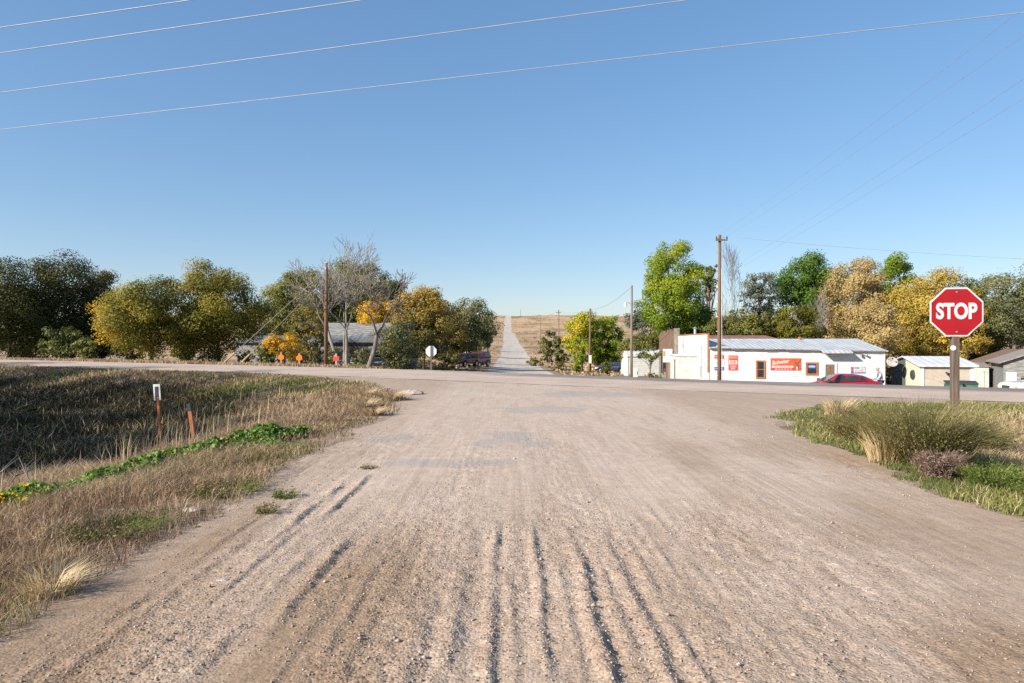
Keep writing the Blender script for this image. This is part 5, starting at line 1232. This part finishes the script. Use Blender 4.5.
for px, py, mt, pm_, hexa, lb in ((281.2, 356.6, 'orange_paint', 'stake_wood', 1, 'orange marker plate on a wooden stake under the small yellow tree'), (299.3, 357.2, 'orange_paint', 'stake_wood', 1, 'orange marker plate on a wooden stake between yellow tree and utility pole'), (336.2, 357.6, 'red_paint', 'galv', 0, 'red marker plate on a grey stake right of the utility pole')):
    Y = 45.5; x = (px-512)/F*Y; z0 = zp(x, Y); zc = EYE-(py-341.5)/F*Y-z0
    r = thing('marker_sign', lb, 'marker', (x, Y, z0), 0, 'roadside marker plates')
    MB().box(-.055, .055, -.04, .04, -.2, zc+.27).build('stake', M[pm_], r)
    if hexa: mb = MB().prism([(.20*math.cos(k*PI/3+PI/6)*1.1, -.042, zc-.05+.20*math.sin(k*PI/3+PI/6)) for k in range(6)], (0, -.012, 0))
    else: mb = MB().box(-.20, .20, -.054, -.042, zc-.22, zc+.08)
    mb.build('plate', M[mt], r)
for (px, pt, Y, x, tilt, lb) in ((190.5, 405, 13.2, -6.12, -.13, 'leaning faded orange post with a black cap in the ditch grass'), ):
    z0 = zp(x, Y); r = thing('delineator_post', lb, 'post', (x, Y, z0)); r.rotation_euler = (0.05, tilt, 0)
    h = EYE-(400-341.5)/F*Y-z0
    mb = MB(); mb.prism([(-.033,-.02,-.2),(.033,-.02,-.2),(.036,.02,-.2),(-.036,.02,-.2)], (0,0,h)); mb.build('post', M['rust_post'], r)
    mb = MB(); mb.box(-.035, .035, -.025, .025, h-.198, h-.06); mb.build('cap', M['dark_lid'], r)
x, Y = -8.75, 17; z0 = zp(x, Y); h = EYE-(384-341.5)/F*Y-z0
r = thing('delineator_post', 'thin rusty post with a white framed reflector plate in the ditch grass', 'post', (x, Y, z0)); r.rotation_euler = (0, -.06, 0)
MB().box(-.028, .028, -.02, .02, -.2, h-.02).build('post', M['rust_post'], r)
mb = MB(); mb.box(-.085, -.05, -.035, -.022, h-.40, h); mb.box(.05, .085, -.035, -.022, h-.40, h); mb.box(-.05, .05, -.035, -.022, h-.06, h); pl = mb.build('reflector_plate', M['sign_back'], r); MB().box(-.05, .05, -.034, -.022, h-.30, h-.062).build('reflector', M['dark_lid'], pl)

# ================================================================ vehicles
def paint(name, c, c2=None):
    m, t = nt(name); n = noise(t, 3, 4, .6, objc(t)); c2 = c2 or tuple(v*.82 for v in c)
    b = bsdf(t, ramp(t, n.outputs['Fac'], [(.35, c2), (.65, c)]).outputs[0], .32, .15, .5)
    b.inputs['Coat Weight'].default_value = .6; b.inputs['Coat Roughness'].default_value = .12
    return m
M['tyre'] = M['black']; M['head_lens'] = pm('lamp_lens', (.55,.56,.57), (.75,.76,.76), 8, .12, .2, .6)
M['tail_lens'] = pm('red_lens', (.42,.012,.012), (.55,.02,.02), 6, .2, 0, .6); M['amber_lens'] = pm('amber_lens', (.75,.25,.02), (.85,.32,.04), 6, .25)
def vehicle(name, label, cat, loc, rz, L, Wd, top, roof, zb=.28, wheels=(1.35, -1.35), wr=.32, wrf=.78, belt=None, paintm=None, trim='dark_lid', side=(), group=None, plate=True, bump_='dark_lid', roofm=None):
    root = thing(name, label, cat, loc, rz, group)
    tx = [p[0] for p in top][::-1]; tz_ = [p[1] for p in top][::-1]; rx = [p[0] for p in roof][::-1]; rz_ = [p[1] for p in roof][::-1]
    hw = lambda x: Wd/2*(1-.13*(abs(x)/(L/2))**5)
    zt_ = lambda x: float(np.interp(x, tx, tz_))
    def bot(x):
        b = zb+.10*(abs(x)/(L/2))**6
        for wx in wheels:
            if abs(x-wx) < wr*1.22: b = max(b, wr+math.sqrt((wr*1.22)**2-(x-wx)**2)-.02)
        return b
    mb = MB(); xs_ = np.linspace(L/2, -L/2, 96); m_ = 12
    for x in xs_:
        w_, b_, t_ = hw(x), bot(x), zt_(x); b_ = min(b_, t_-.1); md_ = b_+(t_-b_)*.5; e_ = 1-.04*(abs(x)/(L/2))**8
        half = [(.80*w_, b_), (.975*w_, b_+.04), (w_, md_), (.975*w_, t_-.08), (.90*w_, t_-.01), (.45*w_, t_+.015)]
        ring = [(x*e_, y, z) for y, z in half]+[(x*e_, -y, z) for y, z in reversed(half)]
        mb.v += ring
    for i in range(len(xs_)-1):
        for k in range(m_):
            k2 = (k+1) % m_; mb.f.append((i*m_+k, (i+1)*m_+k, (i+1)*m_+k2, i*m_+k2))
    mb.f.append(tuple(range(m_))); mb.f.append(tuple((len(xs_)-1)*m_+k for k in reversed(range(m_))))
    bd = mb.build('body', paintm, root, True)
    # cabin
    rzmax = max(rz_); bz = belt
    cw = lambda z: hw(0)*(.93+(wrf-.93)*np.clip((z-bz)/(rzmax-bz), 0, 1))
    mb = MB(); xr = np.linspace(rx[-1], rx[0], 48); m_ = 8
    for x in xr:
        z_ = float(np.interp(x, rx, rz_)); zl_ = min(zt_(x)-.03, z_-.01); wz = cw(z_)
        half = [(cw(zl_), zl_), (wz+.0, z_-.05 if z_-.05 > zl_ else zl_+.005), (wz*.90, z_), (wz*.45, z_+.02)]
        mb.v += [(x, y, z) for y, z in half]+[(x, -y, z) for y, z in reversed(half)]
    for i in range(len(xr)-1):
        for k in range(m_):
            k2 = (k+1) % m_; mb.f.append((i*m_+k, (i+1)*m_+k, (i+1)*m_+k2, i*m_+k2))
    mb.f.append(tuple(range(m_))); mb.f.append(tuple((len(xr)-1)*m_+k for k in reversed(range(m_))))
    mb.build('cabin', roofm or paintm, root, True)
    for sgn in (1, -1):
        for poly_ in side:
            pts = [(x, sgn*(cw(z)+.012), z) for x, z in poly_]
            if sgn < 0: pts = pts[::-1]
            MB().prism(pts, (0, sgn*.006, 0)).build('side_window', M['glass'], root)
    # windscreen and rear window: lie on the first and last slopes of the roof line
    for nm, (a, b) in (('windscreen', (roof[0], roof[1])), ('rear_window', (roof[-1], roof[-2]))):
        (xa, za), (xb, zb_) = a, b; za2 = za+(zb_-za)*.10; xa2 = xa+(xb-xa)*.10; zb2 = za+(zb_-za)*.90; xb2 = xa+(xb-xa)*.90
        s_ = 1 if nm == 'windscreen' else -1; o_ = Vector((zb_-za, 0, -(xb-xa))).normalized()*.03
        if o_.x*s_ < 0: o_ = -o_
        pts = [Vector((xa2, -cw(za2)*.86, za2))+o_, Vector((xa2, cw(za2)*.86, za2))+o_, Vector((xb2, cw(zb2)*.84, zb2))+o_, Vector((xb2, -cw(zb2)*.84, zb2))+o_]
        MB().prism(pts, o_*.2).build(nm, M['glass'], root)
    for wx in wheels:
        for sgn in (1, -1):
            y0 = sgn*(Wd/2-.20); mb = MB(); mb.tube([(wx, y0, wr), (wx, y0+sgn*.03, wr), (wx, y0+sgn*.17, wr), (wx, y0+sgn*.195, wr)], [wr*.94, wr, wr, wr*.93], 22); wh = mb.build('wheel', M['tyre'], root, False)
            mb = MB(); mb.tube([(wx, y0+sgn*.17, wr), (wx, y0+sgn*.202, wr)], [wr*.66, wr*.60], 18); mb.tube([(wx, y0+sgn*.2, wr), (wx, y0+sgn*.215, wr)], wr*.15, 10); mb.build('rim', M['galv'], wh)
    xf = L/2; zf = zt_(xf-.02); xe = -L/2; zr = zt_(xe+.02)
    for sgn in (1, -1):
        MB().box(xf*.955, xf*.985, sgn*Wd*.27-.16, sgn*Wd*.27+.16, zf-.24, zf-.10).build('headlight', M['head_lens'], root)
        MB().box(xf*.93, xf*.965, sgn*Wd*.415-.05, sgn*Wd*.415+.05, zf-.24, zf-.10).build('indicator', M['amber_lens'], root)
        MB().box(xe*.985, xe*.945, sgn*Wd*.36-.13, sgn*Wd*.36+.13, zr-.30, zr-.12).build('tail_light', M['tail_lens'], root)
        mb = MB(); mx_ = roof[0][0]-.25; mb.box(mx_-.08, mx_+.08, sgn*(Wd/2+.04)-.09, sgn*(Wd/2+.04)+.09, bz+.02, bz+.16); mb.build('mirror', M[trim] if trim else paintm, root)
        for hx_ in ((side[0][0][0]+side[0][1][0])/2,) if side else ():
            MB().box(hx_-.35, hx_-.2, sgn*Wd*.5-.01*sgn-.012, sgn*Wd*.5-.01*sgn+.02, bz-.14, bz-.10).build('door_handle', M[trim], root)
    mb = MB(); mb.box(xf*.95, xf*1.012, -Wd*.43, Wd*.43, .40, .56); mb.build('front_bumper', M[bump_], root, bevel=.02)
    mb = MB(); mb.box(xe*1.012, xe*.95, -Wd*.43, Wd*.43, .40, .56); mb.build('rear_bumper', M[bump_], root, bevel=.02)
    mb = MB()
    mb.box(xf*.97, xf*.992, -Wd*.17, Wd*.17, zf-.24, zf-.08); mb.build('grille', M['dark_lid'], root)
    if plate: MB().box(xf*1.013, xf*1.018, -.15, .15, .42, .55).build('licence_plate', M['white_sheet'], root)
    return root
P_RED = paint('dark_red_paint', (.36,.018,.035)); P_MAR = paint('maroon_paint', (.19,.022,.03)); P_MAR2 = paint('faded_maroon_paint', (.24,.04,.075)); P_WHT = paint('white_car_paint', (.70,.71,.71), (.64,.65,.65)); P_BLU = paint('dark_blue_paint', (.03,.05,.10))
pc = store_world(0, 0, 0); a0 = PI-TH
t_m = (W(809, 380, -3.2)[0]+W(877, 380, -3.2)[0])/2; p = store_world(t_m-.2, -3.0, 0)
vehicle('red_sedan', 'dark red sedan parked in front of the white store', 'car', (p.x, p.y, SZ+.02), a0, 4.75, 1.78,
        [(2.375,.62),(2.2,.70),(1.2,.88),(.9,.93),(-1.5,1.00),(-2.25,.99),(-2.375,.90)], [(1.15,.90),(.25,1.36),(-.1,1.42),(-.7,1.42),(-1.15,1.36),(-1.95,1.0)], .24, (1.42,-1.36), .32, .74, .93, P_RED, 'dark_lid',
        (((.78,.98),(-.12,1.0),(-.18,1.35),(.22,1.31)), ((-.2,1.0),(-.98,1.02),(-.93,1.33),(-.26,1.355)), ((-1.06,1.03),(-1.5,1.06),(-1.1,1.3),(-1.0,1.32))), bump_='dark_lid')
# the two red vehicles by the hill road
hd = math.atan2(-.88, -.48)
x, Y = (465-512)/F*82, 82
vehicle('red_suv', 'boxy red sport utility vehicle parked nose towards the highway left of the hill road', 'car', (x, Y, zp(x, Y)+.35), hd, 4.25, 1.78,
        [(2.125,.84),(1.95,.96),(.75,1.02),(-2.0,1.04),(-2.125,.98)], [(.85,1.0),(.35,1.55),(.1,1.63),(-1.6,1.62),(-1.8,1.56),(-2.08,1.03)], .36, (1.3,-1.28), .36, .80, 1.02, P_MAR, 'dark_lid',
        (((.62,1.07),(-.2,1.07),(-.24,1.53),(.28,1.53)), ((-.3,1.07),(-1.0,1.07),(-1.0,1.53),(-.34,1.53)), ((-1.1,1.07),(-1.88,1.07),(-1.72,1.52),(-1.1,1.53))), bump_='dark_lid')
x, Y = (476-512)/F*87.5, 87.5
vehicle('red_pickup', 'maroon pickup with a camper top parked behind the boxy red vehicle', 'pickup truck', (x, Y, zp(x, Y)+.35), math.atan2(-.88, -.48), 5.0, 1.85,
        [(2.5,.88),(2.3,1.02),(1.2,1.10),(-2.45,1.12),(-2.5,1.06)], [(1.25,1.08),(.75,1.62),(.5,1.72),(-.5,1.80),(-.8,1.90),(-2.1,1.90),(-2.25,1.84),(-2.46,1.10)], .40, (1.65,-1.55), .38, .82, 1.10, P_MAR2, 'dark_lid',
        (((.98,1.16),(.0,1.16),(.0,1.62),(.62,1.60)), ((-.75,1.26),(-2.0,1.26),(-1.92,1.68),(-.75,1.70))), bump_='chrome')
x, Y = 32.0, 40.5
vehicle('white_pickup', 'white pickup nosing into the picture at the right edge', 'pickup truck', (x, Y, zp(x, Y)+.1), PI-.06, 5.3, 1.9,
        [(2.65,.92),(2.45,1.03),(1.2,1.10),(-2.6,1.10),(-2.65,1.0)], [(1.2,1.08),(.65,1.60),(.4,1.70),(-.4,1.70),(-.6,1.64),(-.8,1.10)], .38, (1.75,-1.6), .38, .82, 1.10, P_WHT, 'dark_lid',
        (((.95,1.15),(-.05,1.15),(-.05,1.60),(.5,1.58)),), bump_='chrome')
x, Y = (612-512)/F*86, 86
vehicle('blue_car', 'dark blue car half hidden in the brush under the poplars', 'car', (x, Y, zp(x, Y)+.1), PI-.3, 4.4, 1.7,
        [(2.2,.66),(1.1,.88),(-1.5,.95),(-2.2,.9)], [(1.05,.86),(.25,1.33),(-.8,1.36),(-1.8,.95)], .24, (1.3,-1.3), .3, .75, .9, P_BLU, 'dark_lid', (((.7,.95),(-.2,.97),(-.2,1.28),(.2,1.26)), ((-.3,.97),(-1.2,1.0),(-.8,1.28),(-.3,1.29))))

# ================================================================ the person beside the sedan
def skin(name, verts, edges, mat, parent, sub=1):
    me = bpy.data.meshes.new(name); me.from_pydata([v[:3] for v in verts], edges, []); o = bpy.data.objects.new(name, me); COL.objects.link(o)
    md = o.modifiers.new('skin', 'SKIN'); md.use_smooth_shade = True
    for i, v in enumerate(verts): me.skin_vertices[0].data[i].radius = (v[3], v[4] if len(v) > 4 else v[3])
    me.skin_vertices[0].data[0].use_root = True
    s2 = o.modifiers.new('sub', 'SUBSURF'); s2.levels = sub; s2.render_levels = sub
    dg = bpy.context.evaluated_depsgraph_get(); m2 = bpy.data.meshes.new_from_object(o.evaluated_get(dg)); m2.name = name
    bpy.data.objects.remove(o); m2.materials.clear()
    return add(name, m2, mat, parent, True)
px_, Yp = 881, 44.9; xp = (px_-512)/F*Yp
pr = thing('person', 'person in a pale blue shirt and dark trousers leaning over behind the red sedan', 'person', (xp, Yp, SZ+.02), math.radians(-8))
# facing -x (left), bending a little forward
J = [(0,0,.94,.15,.12), (-.01,0,1.10,.15,.12), (-.05,0,1.28,.16,.12), (-.10,0,1.42,.12,.09), (-.14,0,1.50,.055), (-.18,0,1.57,.075), (-.21,0,1.66,.088), (-.21,0,1.74,.06)]
E = [(i, i+1) for i in range(7)]
def limb(chain, root_i):
    b = len(J); J.extend(chain); E.append((root_i, b)); E.extend((b+i, b+i+1) for i in range(len(chain)-1)); return b+len(chain)-1
J.append((-.305,0,1.64,.018)); E.append((6, len(J)-1))                      # nose
for sg_ in (1, -1):
    J.append((-.19,sg_*.095,1.65,.02)); E.append((6, len(J)-1))             # ears
    wrist = limb([(-.08,sg_*.19,1.39,.062), (-.16,sg_*.24,1.14,.048), (-.36,sg_*.20,1.02,.035), (-.42,sg_*.19,1.00,.032)], 3)
    for k, (dy, ln) in enumerate(((-.030,.070), (-.010,.082), (.010,.076), (.028,.060))):
        limb([(-.46,sg_*.19+dy,1.0,.012), (-.46-ln*.6,sg_*.19+dy,.99,.010), (-.46-ln,sg_*.19+dy,.965,.008)], wrist)
    limb([(-.44,sg_*.19-sg_*.045,.99,.012), (-.475,sg_*.19-sg_*.06,.975,.009)], wrist)
    limb([(.0,sg_*.10,.88,.095), (-.02,sg_*.11,.50,.066), (.02,sg_*.11,.10,.048), (-.05,sg_*.12,.05,.045), (-.17,sg_*.13,.04,.035)], 0)
skin('body', J, E, M['skin'], pr)
shirt = pm('pale_blue_shirt', (.30,.38,.55), (.55,.62,.74), 14, .8, lo=.4, hi=.6); jeans = pm('dark_blue_jeans', (.03,.045,.09), (.055,.08,.14), 12, .85)
JS = [(0,0,.92,.175,.145), (-.01,0,1.10,.175,.145), (-.05,0,1.28,.185,.145), (-.10,0,1.42,.14,.105), (-.12,0,1.465,.075)]; ES = [(0,1),(1,2),(2,3),(3,4)]
for sg_ in (1, -1):
    b = len(JS); JS += [(-.08,sg_*.19,1.39,.078), (-.16,sg_*.24,1.14,.064), (-.33,sg_*.205,1.035,.05)]; ES += [(3,b),(b,b+1),(b+1,b+2)]
skin('shirt', JS, ES, shirt, pr)
JT = [(0,0,.93,.165,.135)]; ET = []
for sg_ in (1, -1):
    b = len(JT); JT += [(.0,sg_*.10,.86,.11), (-.02,sg_*.11,.50,.082), (.02,sg_*.11,.09,.068)]; ET += [(0,b),(b,b+1),(b+1,b+2)]
skin('trousers', JT, ET, jeans, pr)
mb = MB(); mb.blob((-.20,0,1.70), .105, .095, .085, 14, 8); mb.build('hair', pm('grey_hair', (.24,.20,.17), (.36,.32,.28), 30, .8), pr, True)
mb = MB()
for sg_ in (1, -1): mb.blob((-.292, sg_*.034, 1.665), .012, .014, .010, 8, 6)
mb.build('eye', M['dark_lid'], pr, True)
mb = MB()
for sg_ in (1, -1): mb.blob((-.08, sg_*.125, .035), .14, .055, .05, 10, 6)
mb.build('shoe', M['black'], pr, True)
